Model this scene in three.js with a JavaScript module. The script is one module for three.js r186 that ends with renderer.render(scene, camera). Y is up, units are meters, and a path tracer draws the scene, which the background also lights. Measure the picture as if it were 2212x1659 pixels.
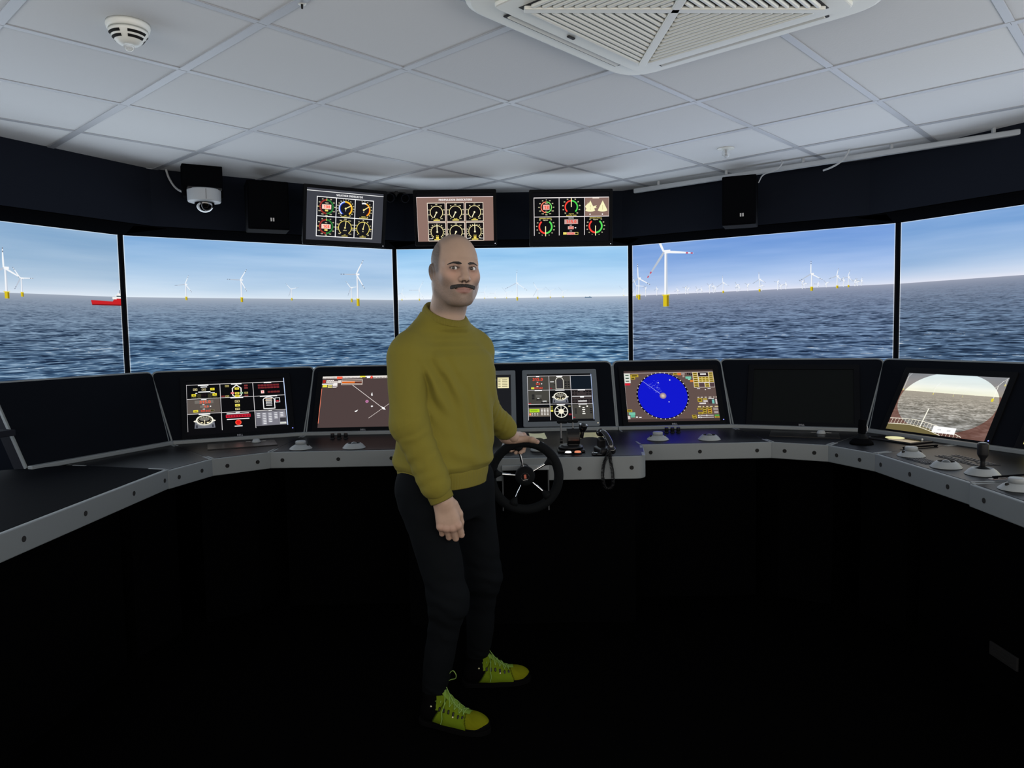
import * as THREE from 'three';
import { RoundedBoxGeometry } from 'three/addons/geometries/RoundedBoxGeometry.js';
import { mergeGeometries, mergeVertices, toCreasedNormals } from 'three/addons/utils/BufferGeometryUtils.js';
import { RectAreaLightUniformsLib } from 'three/addons/lights/RectAreaLightUniformsLib.js';
import { TextGeometry } from 'three/addons/geometries/TextGeometry.js';
import { FontLoader } from 'three/addons/loaders/FontLoader.js';

// ---------------------------------------------------------------- camera, light levels, exposure
const scene = new THREE.Scene();
scene.background = new THREE.Color(0x000000);
const camera = new THREE.PerspectiveCamera(55.31, 2212 / 1659, 0.05, 60);
camera.position.set(0, 1.38, 0);
camera.rotation.set(-0.0699776, 0, -0.0182412);
scene.add(camera);
const renderer = new THREE.WebGLRenderer({ antialias: true });
renderer.toneMapping = THREE.LinearToneMapping;
renderer.toneMappingExposure = 1.0;
renderer.shadowMap.enabled = true;
RectAreaLightUniformsLib.init();
const WALL_LIGHT = 3.35;      // light of each big sea screen
const REAR_LIGHT = 4.7;      // the same for the screens behind the camera
const MONITOR_LIGHT = 1.0;   // light of the small instrument displays

// ---------------------------------------------------------------- helpers
const V = (x, y, z) => new THREE.Vector3(x, y, z);
const used = {};
function numbered(n) { const k = used[n] = (used[n] ?? -1) + 1; return k ? n + '_' + String(k).padStart(3, '0') : n; }
function tag(o, label, category, group) { o.userData.label = label; o.userData.category = category; if (group) o.userData.group = group; return o; }
function part(name, geo, mat, parent, pos, rot) {
  const m = new THREE.Mesh(geo, mat); m.name = parent === scene ? numbered(name) : name;
  if (pos) m.position.set(...pos); if (rot) m.rotation.set(...rot);
  m.castShadow = m.receiveShadow = true; parent.add(m); return m;
}
function thing(name, label, category, pos = [0, 0, 0], turn = 0, group) {
  const o = new THREE.Group(); o.name = numbered(name); o.position.set(...pos); o.rotation.y = turn; scene.add(o);
  return tag(o, label, category, group);
}
function structure(name, geo, mat, pos, turn = 0) { const m = part(name, geo, mat, scene, pos, [0, turn, 0]); m.userData.kind = 'structure'; return m; }
function part2(name, parent, pos, rot) { const g = new THREE.Group(); g.name = name; if (pos) g.position.set(...pos); if (rot) g.rotation.set(...rot); parent.add(g); return g; }
const box = (w, h, d) => new THREE.BoxGeometry(w, h, d);
const rbox = (w, h, d, r = 0.004, s = 2) => new RoundedBoxGeometry(w, h, d, s, r);
const cyl = (r1, r2, h, n = 24) => new THREE.CylinderGeometry(r1, r2, h, n);
const at = (g, x, y, z, rx = 0, ry = 0, rz = 0) => g.applyMatrix4(new THREE.Matrix4().compose(V(x, y, z), new THREE.Quaternion().setFromEuler(new THREE.Euler(rx, ry, rz)), V(1, 1, 1)));
function join(list) { return mergeGeometries(list.map((g) => { const q = g.index ? g.toNonIndexed() : g; for (const k of Object.keys(q.attributes)) if (!['position', 'normal', 'uv'].includes(k)) q.deleteAttribute(k); return q; })); }
const tube = (pts, r, n = 40, s = 8, closed = false) => new THREE.TubeGeometry(new THREE.CatmullRomCurve3(pts.map((p) => Array.isArray(p) ? V(...p) : p), closed), n, r, s, closed);
const lathe = (pts, n = 40) => new THREE.LatheGeometry(pts.map((p) => new THREE.Vector2(...p)), n);
let seedState = 7;
const rnd = () => { seedState = (seedState * 1664525 + 1013904223) >>> 0; return seedState / 4294967296; };
// rounded polygon from corner points [x, y, radius]
function rpoly(pts) {
  const s = new THREE.Shape(), n = pts.length;
  for (let i = 0; i < n; i++) {
    const [x, y, r = 0] = pts[i], a = pts[(i + n - 1) % n], b = pts[(i + 1) % n];
    const u = new THREE.Vector2(a[0] - x, a[1] - y), w = new THREE.Vector2(b[0] - x, b[1] - y);
    const ru = Math.min(r, u.length() / 2), rw = Math.min(r, w.length() / 2); u.setLength(ru); w.setLength(rw);
    if (i) s.lineTo(x + u.x, y + u.y); else s.moveTo(x + u.x, y + u.y);
    if (r) s.quadraticCurveTo(x, y, x + w.x, y + w.y);
  }
  s.closePath(); return s;
}
const extrude = (shape, depth, bevel = 0, seg = 6) => new THREE.ExtrudeGeometry(shape, { depth, bevelEnabled: bevel > 0, bevelSize: bevel, bevelThickness: bevel, bevelSegments: 2, curveSegments: seg });
// slab lying flat: outline in x,z (z given as plan z), top at y = 0, downwards by depth
function flat(pts, depth, bevel = 0) { const g = extrude(rpoly(pts.map(([x, z, r]) => [x, -z, r])), depth - 2 * bevel, bevel); g.rotateX(-Math.PI / 2); g.translate(0, -depth + bevel, 0); return g; }

// value noise
const NT = new Float32Array(65536); for (let i = 0; i < 65536; i++) NT[i] = rnd();
function vnoise(x, y) {
  const xi = Math.floor(x), yi = Math.floor(y), fx = x - xi, fy = y - yi, u = fx * fx * (3 - 2 * fx), v = fy * fy * (3 - 2 * fy);
  const h = (a, b) => NT[((a * 73 + b * 157 + ((a * b) & 255) * 31) & 65535)];
  return (h(xi, yi) * (1 - u) + h(xi + 1, yi) * u) * (1 - v) + (h(xi, yi + 1) * (1 - u) + h(xi + 1, yi + 1) * u) * v;
}
function fbm(x, y, o = 4) { let a = 0.5, s = 0, t = 0; for (let i = 0; i < o; i++) { s += a * vnoise(x, y); t += a; x = x * 2.03 + 17.3; y = y * 2.03 + 5.1; a *= 0.5; } return s / t; }
function noiseTexture(n, f, srgb = false) {
  const d = new Uint8Array(n * n * 4);
  for (let y = 0; y < n; y++) for (let x = 0; x < n; x++) { const c = f(x / n, y / n), i = (y * n + x) * 4; d[i] = c[0]; d[i + 1] = c[1]; d[i + 2] = c[2]; d[i + 3] = 255; }
  const t = new THREE.DataTexture(d, n, n); t.wrapS = t.wrapT = THREE.RepeatWrapping; t.magFilter = THREE.LinearFilter; t.minFilter = THREE.LinearMipmapLinearFilter; t.generateMipmaps = true;
  if (srgb) t.colorSpace = THREE.SRGBColorSpace; t.needsUpdate = true; return t;
}
const canvas = (w, h) => { const c = document.createElement('canvas'); c.width = w; c.height = h; return c; };
const canvasTexture = (c) => { const t = new THREE.CanvasTexture(c); t.colorSpace = THREE.SRGBColorSpace; return t; };

// ---------------------------------------------------------------- materials
const std = (r, g, b, roughness = 0.7, metalness = 0, extra = {}) => new (extra.specularIntensity !== undefined ? THREE.MeshPhysicalMaterial : THREE.MeshStandardMaterial)({ color: new THREE.Color().setRGB(r, g, b), roughness, metalness, ...extra });
const grain = noiseTexture(256, (u, v) => { const q = 118 + 60 * (vnoise(u * 256, v * 256) - 0.5) + 60 * (fbm(u * 40, v * 40, 3) - 0.5); return [q, q, q]; });
const streaks = noiseTexture(256, (u, v) => { const q = 90 + 110 * (vnoise(u * 6, v * 180) - 0.5) + 70 * (vnoise(u * 30 + 9, v * 256) - 0.5); return [q, q, q]; });
const weave = noiseTexture(256, (u, v) => { const q = 128 + 70 * Math.sin(u * 128 * 2 * Math.PI) * Math.sin(v * 128 * 2 * Math.PI) + 60 * (vnoise(u * 256, v * 256) - 0.5); return [q, q, q]; });
const M = {
  wall: std(0.0105, 0.013, 0.02, 0.9, 0, { specularIntensity: 0.05, bumpMap: grain, bumpScale: 0.0006 }),
  felt: std(0.0012, 0.0013, 0.0016, 1, 0, { specularIntensity: 0 }),
  carpet: std(0.0016, 0.0016, 0.0018, 1, 0, { specularIntensity: 0, bumpMap: grain, bumpScale: 0.003 }),
  tile: std(0.74, 0.76, 0.78, 0.95, 0, { bumpMap: grain, bumpScale: 0.0012 }),
  tileB: std(0.7, 0.72, 0.745, 0.95, 0, { bumpMap: grain, bumpScale: 0.0012 }),
  bar: std(0.4, 0.42, 0.46, 0.45, 0.1),
  plenum: std(0.03, 0.03, 0.03, 1),
  white: std(0.78, 0.8, 0.76, 0.42),
  whiteShade: std(0.02, 0.021, 0.025, 0.8),
  rim: std(0.158, 0.176, 0.184, 0.55, 0.15, { bumpMap: grain, bumpScale: 0.0003 }),
  slab: std(0.0045, 0.0055, 0.008, 0.6, 0, { specularIntensity: 0.02, bumpMap: grain, bumpScale: 0.0003 }),
  slabGrey: std(0.01, 0.011, 0.016, 0.6, 0, { specularIntensity: 0.1 }),
  desk: std(0.0065, 0.007, 0.009, 0.42, 0, { specularIntensity: 0.13, bumpMap: streaks, bumpScale: 0.0003 }),
  deskMatte: std(0.0042, 0.0048, 0.0064, 0.7, 0, { specularIntensity: 0.01 }),
  inset: std(0.008, 0.008, 0.009, 0.3),
  base: std(0.0016, 0.0017, 0.002, 0.8, 0, { specularIntensity: 0 }),
  hole: std(0.002, 0.002, 0.002, 0.9),
  bezel: std(0.003, 0.0034, 0.0046, 0.5, 0, { specularIntensity: 0.12 }),
  offScreen: std(0.0045, 0.0055, 0.0055, 0.45, 0, { specularIntensity: 0.12 }),
  greyBezel: std(0.1, 0.115, 0.13, 0.5, 0.1),
  dome: std(0.23, 0.25, 0.26, 0.5),
  blackPlastic: std(0.0045, 0.0045, 0.0055, 0.42, 0, { specularIntensity: 0.5 }),
  blackFelt: std(0.0026, 0.0028, 0.0036, 0.9, 0, { specularIntensity: 0.02 }),
  ringGrey: std(0.36, 0.38, 0.4, 0.5),
  blackGloss: std(0.004, 0.004, 0.005, 0.12, 0, {}),
  rubber: std(0.004, 0.005, 0.006, 0.8, 0, { specularIntensity: 0.2, bumpMap: grain, bumpScale: 0.0006 }),
  chrome: std(0.85, 0.86, 0.88, 0.12, 1),
  dullMetal: std(0.35, 0.36, 0.38, 0.35, 0.8),
  leverMetal: std(0.1, 0.105, 0.11, 0.45, 0.6),
  cable: std(0.42, 0.44, 0.46, 0.6),
  pipe: std(0.42, 0.45, 0.48, 0.4, 0.2),
  paper: std(0.8, 0.78, 0.5, 0.9),
  key: std(0.02, 0.02, 0.022, 0.5),
  label: std(0.5, 0.48, 0.46, 0.8),
  ring: std(0.012, 0.012, 0.015, 0.25),
};
const glow = (r, g, b, k = 1) => new THREE.MeshStandardMaterial({ color: 0x000000, roughness: 0.5, emissive: new THREE.Color().setRGB(r, g, b), emissiveIntensity: k });
const display = (c, k = 1) => new THREE.MeshPhysicalMaterial({ color: 0x020202, roughness: 0.55, specularIntensity: 0.08, emissive: 0xffffff, emissiveMap: canvasTexture(c), emissiveIntensity: k });
function areaLight(parent, w, h, color, k, pos) {   // shines along the parent's +z
  const l = new THREE.RectAreaLight(color, k, w, h); l.position.set(...pos); l.rotation.y = Math.PI; parent.add(l); return l;
}
const font = await new FontLoader().loadAsync('fonts/droid/droid_sans_bold.typeface.json');
function lettering(text, size, depth = 0.0006) { const g = new TextGeometry(text, { font, size, depth, curveSegments: 3, bevelEnabled: false }); g.computeBoundingBox(); g.translate(-(g.boundingBox.max.x + g.boundingBox.min.x) / 2, -size / 2, 0); return g; }

// ---------------------------------------------------------------- sea pictures shown on the big screens
const HZ = 0.371;
function seaPicture(p) {
  const W = 1280, H = 720, c = canvas(W, H), x = c.getContext('2d'), im = x.createImageData(W, H), d = im.data, mix = (a, b, t) => a + (b - a) * t;
  for (let j = 0; j < H; j++) for (let i = 0; i < W; i++) {
    const u = i / W, v = j / H, o = (j * W + i) * 4; let col;
    const hz = HZ;
    if (v < hz) {
      const t = Math.pow(v / hz, 1.15), cl = fbm(u * 2.2 + p.s, v * 16 + p.s, 4) - 0.5, wash = fbm(u * 1.3 + p.s * 2, v * 4, 3) - 0.5;
      const low = Math.exp(-(hz - v) * 14);
      col = [0, 1, 2].map((k) => mix(mix(p.top[k], p.mid[k], t), p.low[k], low * 0.9) + cl * [46, 32, 20][k] * (1 - t * 0.6) + wash * [40, 30, 18][k] + (p.warm ? p.warm(u, t)[k] : 0));
    } else {
      const e = v - hz, t = e / (1 - hz), X = (u - 0.5) / (e + 0.06) + p.s * 3, L = Math.log(e + 0.016) * 9, wp = fbm(X * 1.6 + 2, L * 1.1 + p.s, 2) - 0.5;
      const n = fbm(X * 4.6 + wp * 2, L * 6.2 + wp * 3 + p.s, 3) - 0.5, n2 = fbm(X * 12 + 4, L * 14.5 + wp * 5, 2) - 0.5, big = fbm(X * 1.1 + 3, L * 1.6 + 8, 2) - 0.5;
      const r1 = Math.pow(1 - Math.abs(2 * fbm(X * 3.6 + wp * 3 + 7, L * 6 + wp * 4, 2) - 1), 7), r2 = Math.pow(1 - Math.abs(2 * vnoise(X * 10 + 1, L * 13 + wp * 6) - 1), 5), amp = Math.min(1, Math.max(0, e * 4.6 - 0.085));
      let s = n * 1.4 + n2 * 2.1 + big * 0.7 + r1 * 0.75 + r2 * 0.6 - 0.3; s = Math.max(-1, Math.min(1, s * 1.25));
      const base = [0, 1, 2].map((k) => mix(p.far[k], p.near[k], Math.pow(Math.min(1, t * 1.5), 0.7)));
      col = s > 0 ? base.map((q, k) => mix(q, p.hi[k], s * 0.85 * amp)) : base.map((q, k) => mix(q, p.dark[k], -s * 0.95 * amp));
      if (e > 0.3 && r1 > 0.72 && n2 > 0.12 && big > 0.05) col = col.map((q) => mix(q, 232, 0.75));
      const hazeB = Math.exp(-e * 60) * 0.35; col = col.map((b, k) => mix(b, p.low[k] - 40, hazeB));
    }
    d[o] = Math.max(0, Math.min(255, col[0])); d[o + 1] = Math.max(0, Math.min(255, col[1])); d[o + 2] = Math.max(0, Math.min(255, col[2])); d[o + 3] = 255;
  }
  x.putImageData(im, 0, 0);
  x.strokeStyle = 'rgba(255,255,255,.5)'; x.lineWidth = 5; x.strokeRect(1, 1, W - 2, H - 2);
  // wind turbines: [u, hub v, base v, blade length (v), first blade angle in degrees from up, thickness, strength, yellow foot]
  for (const [u, hv, bv, bl, ang, th0, al, foot = 1] of p.turbines || []) {
    const th = th0 * (th0 > 8 ? 1 : 1.3);
    const X = u * W, hy = hv * H, by = bv * H, B = bl * H;
    x.globalAlpha = al;
    x.fillStyle = '#f4f6fa'; x.beginPath(); x.moveTo(X - th * 0.7, hy); x.lineTo(X + th * 0.7, hy); x.lineTo(X + th, by); x.lineTo(X - th, by); x.fill();
    x.fillStyle = 'rgba(150,165,190,.55)'; x.fillRect(X + th * 0.15, hy, th * 0.7, by - hy);
    x.fillStyle = '#f7f8fb'; x.fillRect(X - th * 1.6, hy - th * 0.9, th * 4, th * 1.7);
    for (let k = 0; k < 3; k++) {
      x.save(); x.translate(X - th, hy); x.rotate((ang + 120 * k) * Math.PI / 180); x.scale(k === 1 ? 1 : 0.98, 1);
      x.fillStyle = k === 2 ? '#b9c2d0' : '#f6f8fb'; x.beginPath(); x.moveTo(-th * 0.45, 0); x.quadraticCurveTo(-th * 1.1, -B * 0.25, -th * 0.18, -B); x.lineTo(th * 0.2, -B); x.quadraticCurveTo(th * 0.6, -B * 0.3, th * 0.45, 0); x.fill();
      x.fillStyle = B > 120 ? '#c4526a' : 'rgba(60,70,90,.75)'; x.fillRect(-th * 0.3, -B * 0.98, th * 0.65, B * 0.07); x.fillRect(-th * 0.35, -B * 0.82, th * 0.75, B * 0.07);
      x.restore();
    }
    if (foot) { const fy = Math.max(HZ * H - 3, by - 0.085 * H * Math.min(1, th / 5 + 0.25)); x.fillStyle = '#d8c020'; x.fillRect(X - th * 1.5, fy, th * 3, by - fy); x.fillStyle = '#8f7a12'; x.fillRect(X + th * 0.4, fy + 2, th * 1.1, by - fy - 2); x.fillStyle = '#f0da40'; x.fillRect(X - th * 2.1, fy - 1, th * 4.2, Math.max(1, th * 0.4)); }
    x.globalAlpha = 1;
  }
  for (const [u, v, w, kind] of p.ships || []) {
    const X = u * W, Y = v * H, S = w * W;
    if (kind === 'red') {
      x.fillStyle = '#c81e24'; x.beginPath(); x.moveTo(X, Y - S * 0.13); x.lineTo(X + S * 0.6, Y - S * 0.11); x.lineTo(X + S * 0.68, Y - S * 0.2); x.lineTo(X + S, Y - S * 0.22); x.lineTo(X + S, Y); x.lineTo(X + S * 0.03, Y); x.fill();
      x.fillStyle = '#7d1015'; x.fillRect(X + S * 0.03, Y - S * 0.03, S * 0.97, S * 0.03);
      x.fillStyle = '#f2f2f0'; x.fillRect(X + S * 0.6, Y - S * 0.23, S * 0.12, S * 0.06); x.fillRect(X + S * 0.7, Y - S * 0.29, S * 0.25, S * 0.1); x.fillRect(X + S * 0.75, Y - S * 0.34, S * 0.14, S * 0.06);
      x.fillStyle = '#34414f'; x.fillRect(X + S * 0.72, Y - S * 0.27, S * 0.22, S * 0.03); x.fillRect(X + S * 0.81, Y - S * 0.42, S * 0.015, S * 0.09);
    } else { x.fillStyle = '#5a7590'; x.fillRect(X, Y - 3, S, 3.5); x.fillRect(X + S * 0.62, Y - 6, S * 0.2, 4); x.fillRect(X + S * 0.1, Y - 7, 1.2, 5); }
  }
  return c;
}
const minor = (list, al) => list.map(([u, h, b, s = 0.022], i) => [u, HZ - h * 0.85, HZ + b, s, (i * 47) % 120, 1.7, al, 0]);
const SEA = {
  left: { s: 3, top: [134, 170, 206], mid: [182, 204, 224], low: [222, 232, 244], far: [152, 162, 178], near: [62, 92, 124], hi: [156, 182, 206], dark: [14, 30, 54], turbines: [[0.64, 0.243, 0.402, 0.108, 0, 4.2, 1], [0.683, 0.292, 0.39, 0.068, -32, 2.6, 1]], ships: [[0.895, 0.425, 0.125, 'red']] },
  frontLeft: { s: 11, top: [148, 186, 226], mid: [190, 214, 236], low: [228, 238, 248], far: [160, 170, 186], near: [60, 94, 130], hi: [150, 182, 208], dark: [14, 34, 60], turbines: [[0.192, 0.288, 0.387, 0.062, 22, 2.2, 0.95], [0.384, 0.252, 0.396, 0.085, 32, 2.8, 1], [0.571, 0.305, 0.383, 0.052, -42, 1.8, 0.85], [0.815, 0.288, 0.392, 0.06, -38, 2.4, 0.9], [0.842, 0.192, 0.418, 0.12, 29, 4, 1]] },
  front: { s: 23, top: [156, 204, 243], mid: [194, 223, 248], low: [242, 247, 252], far: [176, 188, 206], near: [66, 106, 146], hi: [168, 204, 226], dark: [14, 40, 66], turbines: [[0.018, 0.325, 0.378, 0.045, 20, 1.3, 0.6], [0.093, 0.302, 0.382, 0.075, 30, 1.9, 0.6], [0.516, 0.262, 0.392, 0.1, 4, 2.4, 0.75], [0.605, 0.31, 0.384, 0.06, -30, 1.9, 0.7], [0.66, 0.325, 0.378, 0.05, 70, 1.4, 0.55], [0.715, 0.33, 0.376, 0.045, 75, 1.2, 0.5], [0.375, 0.325, 0.376, 0.05, 24, 1.2, 0.5], [0.42, 0.335, 0.374, 0.04, 30, 1.1, 0.45], [0.47, 0.33, 0.376, 0.05, 80, 1.2, 0.5], [0.98, 0.325, 0.37, 0.045, 70, 1.2, 0.5]], ships: [[0.81, 0.379, 0.03, 'grey']] },
  frontRight: { s: 37, top: [118, 158, 220], mid: [164, 194, 235], low: [228, 230, 244], far: [144, 152, 174], near: [72, 96, 130], hi: [142, 170, 202], dark: [18, 34, 58], turbines: [[0.03, 0.245, 0.402, 0.11, -2, 3.6, 1], [0.02, 0.3, 0.39, 0.08, -25, 2, 0.85], [0.15, 0.066, 0.46, 0.225, -24, 10.5, 1], [0.39, 0.31, 0.382, 0.05, -3, 2, 0.95], [0.532, 0.3, 0.383, 0.05, -2, 2.2, 1], [0.723, 0.282, 0.392, 0.085, 0, 3, 1], [0.812, 0.305, 0.383, 0.05, 12, 2.3, 1], [0.85, 0.315, 0.38, 0.045, 15, 1.9, 0.95], ...minor([[0.2, 0.03, 0.004], [0.235, 0.045, 0.006], [0.285, 0.03, 0.004], [0.3, 0.026, 0.003], [0.335, 0.056, 0.008], [0.35, 0.05, 0.007], [0.357, 0.03, 0.004], [0.445, 0.05, 0.006], [0.452, 0.03, 0.004], [0.487, 0.046, 0.005], [0.54, 0.035, 0.006], [0.6, 0.056, 0.006], [0.613, 0.03, 0.004], [0.63, 0.035, 0.004], [0.69, 0.05, 0.006], [0.7, 0.035, 0.004], [0.745, 0.025, 0.002], [0.775, 0.03, 0.003], [0.833, 0.045, 0.004], [0.872, 0.036, 0.004], [0.88, 0.03, 0.004], [0.893, 0.036, 0.003], [0.245, 0.04, 0.006], [0.11, 0.05, 0.006], [0.06, 0.06, 0.01]], 1)] },
  right: { s: 51, top: [124, 164, 216], mid: [172, 200, 230], low: [226, 228, 242], far: [142, 150, 170], near: [66, 90, 120], hi: [128, 156, 186], dark: [16, 30, 50] },
};
SEA.farLeft = { ...SEA.left, s: 71, ships: [] };
SEA.farRight = { ...SEA.right, s: 83 };

// ---------------------------------------------------------------- room shell: a ring of wall panels, each with its big screen
const CEIL = 2.415;
const RING = [[-2.95, -1.05], [-3.12, -2.79], [-2.31, -4.40], [-0.84, -5.39], [0.885, -5.43], [2.355, -4.485], [3.235, -2.93], [3.2, -1.2], [2.26, 0.28], [0.72, 1.12], [-1.0, 1.02], [-2.36, 0.25]];
const SIDES = ['farLeft', 'left', 'frontLeft', 'front', 'frontRight', 'right', 'farRight', 'farLeft', 'farRight', 'farLeft', 'farRight'];
const WALLNAME = ['wall_far_left', 'wall_left', 'wall_front_left', 'wall_front', 'wall_front_right', 'wall_right', 'wall_far_right', 'wall_back_right', 'wall_back', 'wall_back_left', 'wall_back_far_left'];
for (const q of RING) { q[0] *= 1.106; q[1] *= 1.106; }
const SCREENLABEL = [
  'big sea screen beside the camera on the far left wall',
  'big sea screen at the left edge with a red ship and two wind turbines',
  'big sea screen behind the left consoles showing five spread-out wind turbines',
  'big centre sea screen behind the man, pale sky and tiny faint turbines',
  'big sea screen with one large close wind turbine on a yellow foot',
  'big sea screen at the right edge showing open sea without turbines',
  'big sea screen beside the camera on the far right wall',
  'big sea screen behind the camera, on the wall next to the far right one',
  'big sea screen behind the camera, on the right half of the rear wall',
  'big sea screen behind the camera, on the left half of the rear wall',
  'big sea screen behind the camera, on the wall next to the far left one'];
const LIGHTTINT = [0xd2d8de, 0xcfd8e0, 0xd0d9e2, 0xd4dde4, 0xccd6e4, 0xccd6e2, 0xd2d8de, 0xe6dccf, 0xe6dccf, 0xe6dccf, 0xe6dccf];
function wallBox(name, a, b, extra = 0.05, mat = M.wall) {
  const dx = b[0] - a[0], dz = b[1] - a[1], L = Math.hypot(dx, dz), yaw = Math.atan2(-dz, dx), nx = Math.sin(yaw), nz = Math.cos(yaw);
  const w = structure(name, box(L + extra, 2.46, 0.14), mat, [(a[0] + b[0]) / 2 - nx * 0.083, 1.23, (a[1] + b[1]) / 2 - nz * 0.083], yaw);
  part('soffit', box(L - 0.05, 0.37, 0.5), mat, w, [0, 2.0695 + 0.185 - 1.23, 0.32]);
  part('soffit_underside', box(L - 0.05, 0.004, 0.498), M.felt, w, [0, 2.0695 - 0.003 - 1.23, 0.32]);
  return { L, yaw, x: (a[0] + b[0]) / 2, z: (a[1] + b[1]) / 2, nx, nz };
}
const pictures = {};
for (let k = 0; k < 11; k++) {
  const w = wallBox(WALLNAME[k], RING[k], RING[(k + 1) % RING.length]), sw = w.L - 0.036, sh = 1.089, cy = 2.0657 - sh / 2;
  const s = thing('video_screen', SCREENLABEL[k], 'screen', [w.x, cy, w.z], w.yaw);
  part('housing', box(sw + 0.02, sh + 0.005, 0.03), M.bezel, s, [0, 0, -0.0155]);
  part('picture', new THREE.PlaneGeometry(sw, sh), pictures[SIDES[k]] ??= display(seaPicture(SEA[SIDES[k]])), s, [0, 0, 0.001]);
  areaLight(s, sw, sh, LIGHTTINT[k], k > 6 ? REAR_LIGHT : WALL_LIGHT, [0, 0, 0.012]);
}
wallBox('wall_back_corner', RING[11], RING[0]);
structure('floor', box(8, 0.1, 9), M.carpet, [0, -0.05, -1.9]);

// ceiling: exposed grid of bars with separate tiles, turned 47 degrees to the room
const TURN = 0.828145554, A = [Math.cos(TURN), -Math.sin(TURN)], B = [Math.sin(TURN), Math.cos(TURN)], GO = [-2.12810455, -3.71206662];
const gridPoint = (i, j) => [GO[0] + 0.6 * (i * A[0] + j * B[0]), GO[1] + 0.6 * (i * A[1] + j * B[1])];
const ROOM = RING;
function inside(x, z, grow = 0) {
  let c = true; const n = ROOM.length;
  for (let i = 0; i < n; i++) { const a = ROOM[i], b = ROOM[(i + 1) % n], dx = b[0] - a[0], dz = b[1] - a[1]; if ((dx * (z - a[1]) - dz * (x - a[0])) / Math.hypot(dx, dz) < -grow) c = false; }
  return c;
}
const ceiling = structure('ceiling', box(8, 0.12, 9), M.plenum, [0, 2.52, -1.9]);
{
  const tileGeo = extrude(rpoly([[-0.2835, -0.2835], [0.2835, -0.2835], [0.2835, 0.2835], [-0.2835, 0.2835]]), 0.012, 0.003); tileGeo.rotateX(Math.PI / 2);
  const uv = tileGeo.attributes.uv; for (let i = 0; i < uv.count; i++) uv.setXY(i, uv.getX(i) * 3, uv.getY(i) * 3);
  const barGeo = rbox(0.568, 0.02, 0.03, 0.002, 1), longGeo = rbox(0.6, 0.021, 0.036, 0.002, 1);
  for (let i = -9; i < 10; i++) for (let j = -5; j < 14; j++) {
    const [x, z] = gridPoint(i + 0.5, j + 0.5);
    if (i >= 0.4 && i < 2 && j >= 4 && j < 5.6 && !(i === 2)) { /* the air unit hangs below these tiles */ }
    if (inside(x, z, 0.42)) part('ceiling_tile', tileGeo, rnd() < 0.5 ? M.tile : M.tileB, ceiling, [x, CEIL + 0.0135 - 2.52, z + 1.9], [0, TURN, 0]);
    const [x1, z1] = gridPoint(i + 0.5, j), [x2, z2] = gridPoint(i, j + 0.5);
    if (inside(x1, z1, 0.3)) part('cross_bar', barGeo, M.bar, ceiling, [x1, CEIL + 0.0055 - 2.52, z1 + 1.9], [0, TURN, 0]);
    if (inside(x2, z2, 0.3)) part('main_bar', longGeo, M.bar, ceiling, [x2, CEIL + 0.005 - 2.52, z2 + 1.9], [0, TURN + Math.PI / 2, 0]);
  }
}

// ---------------------------------------------------------------- ceiling fittings
{
  const [x, z] = gridPoint(1.28, 4.82), ac = thing('ceiling_air_conditioner', 'large white square ceiling air conditioner with slatted grille', 'air conditioner', [x, CEIL, z], TURN);
  const S = 0.475, r = 0.13;
  const out = extrude(rpoly([[-S, -S, r], [S, -S, r], [S, S, r], [-S, S, r]]), 0.012, 0.02, 10); out.rotateX(Math.PI / 2); out.translate(0, -0.006, 0);
  part('cover', out, M.white, ac);
  const q = 0.392, inner = extrude(rpoly([[-q, -q, 0.02], [q, -q, 0.02], [q, q, 0.02], [-q, q, 0.02]]), 0.008, 0.006, 6); inner.rotateX(Math.PI / 2); inner.translate(0, -0.036, 0);
  part('centre_panel', inner, M.white, ac);
  for (let k = 0; k < 4; k++) {
    const g = part2('air_outlet', ac, [0, 0, 0], [0, k * Math.PI / 2, 0]);
    part('slot', rbox(0.62, 0.012, 0.034, 0.004), M.whiteShade, g, [0, -0.036, 0.418]);
    part('flap', rbox(0.6, 0.005, 0.026, 0.002), M.white, g, [0, -0.041, 0.412], [0.22, 0, 0]);
  }
  const grille = part2('grille', ac, [0, -0.0505, 0]);
  part('backing', box(0.68, 0.003, 0.68), M.whiteShade, grille, [0, 0.001, 0]);
  for (let k = 0; k < 4; k++) for (let n = 0; n < 13; n++) {
    const d = 0.325 - n * 0.0232, len = 2 * d - 0.05; if (len < 0.03) continue;
    const a = k * Math.PI / 2;
    part('slat', rbox(len, 0.012, 0.0135, 0.005, 2), M.white, grille, [Math.sin(a) * d, -0.004, Math.cos(a) * d], [0.35 * Math.cos(a), a, 0]);
  }
  for (const s of [1, -1]) part('diagonal_bar', rbox(0.93, 0.014, 0.03, 0.004), M.white, grille, [0, -0.004, 0], [0, s * Math.PI / 4, 0]);
  part('latch', rbox(0.035, 0.006, 0.012, 0.003), M.whiteShade, ac, [-0.05, -0.052, -0.365]);
}
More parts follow.
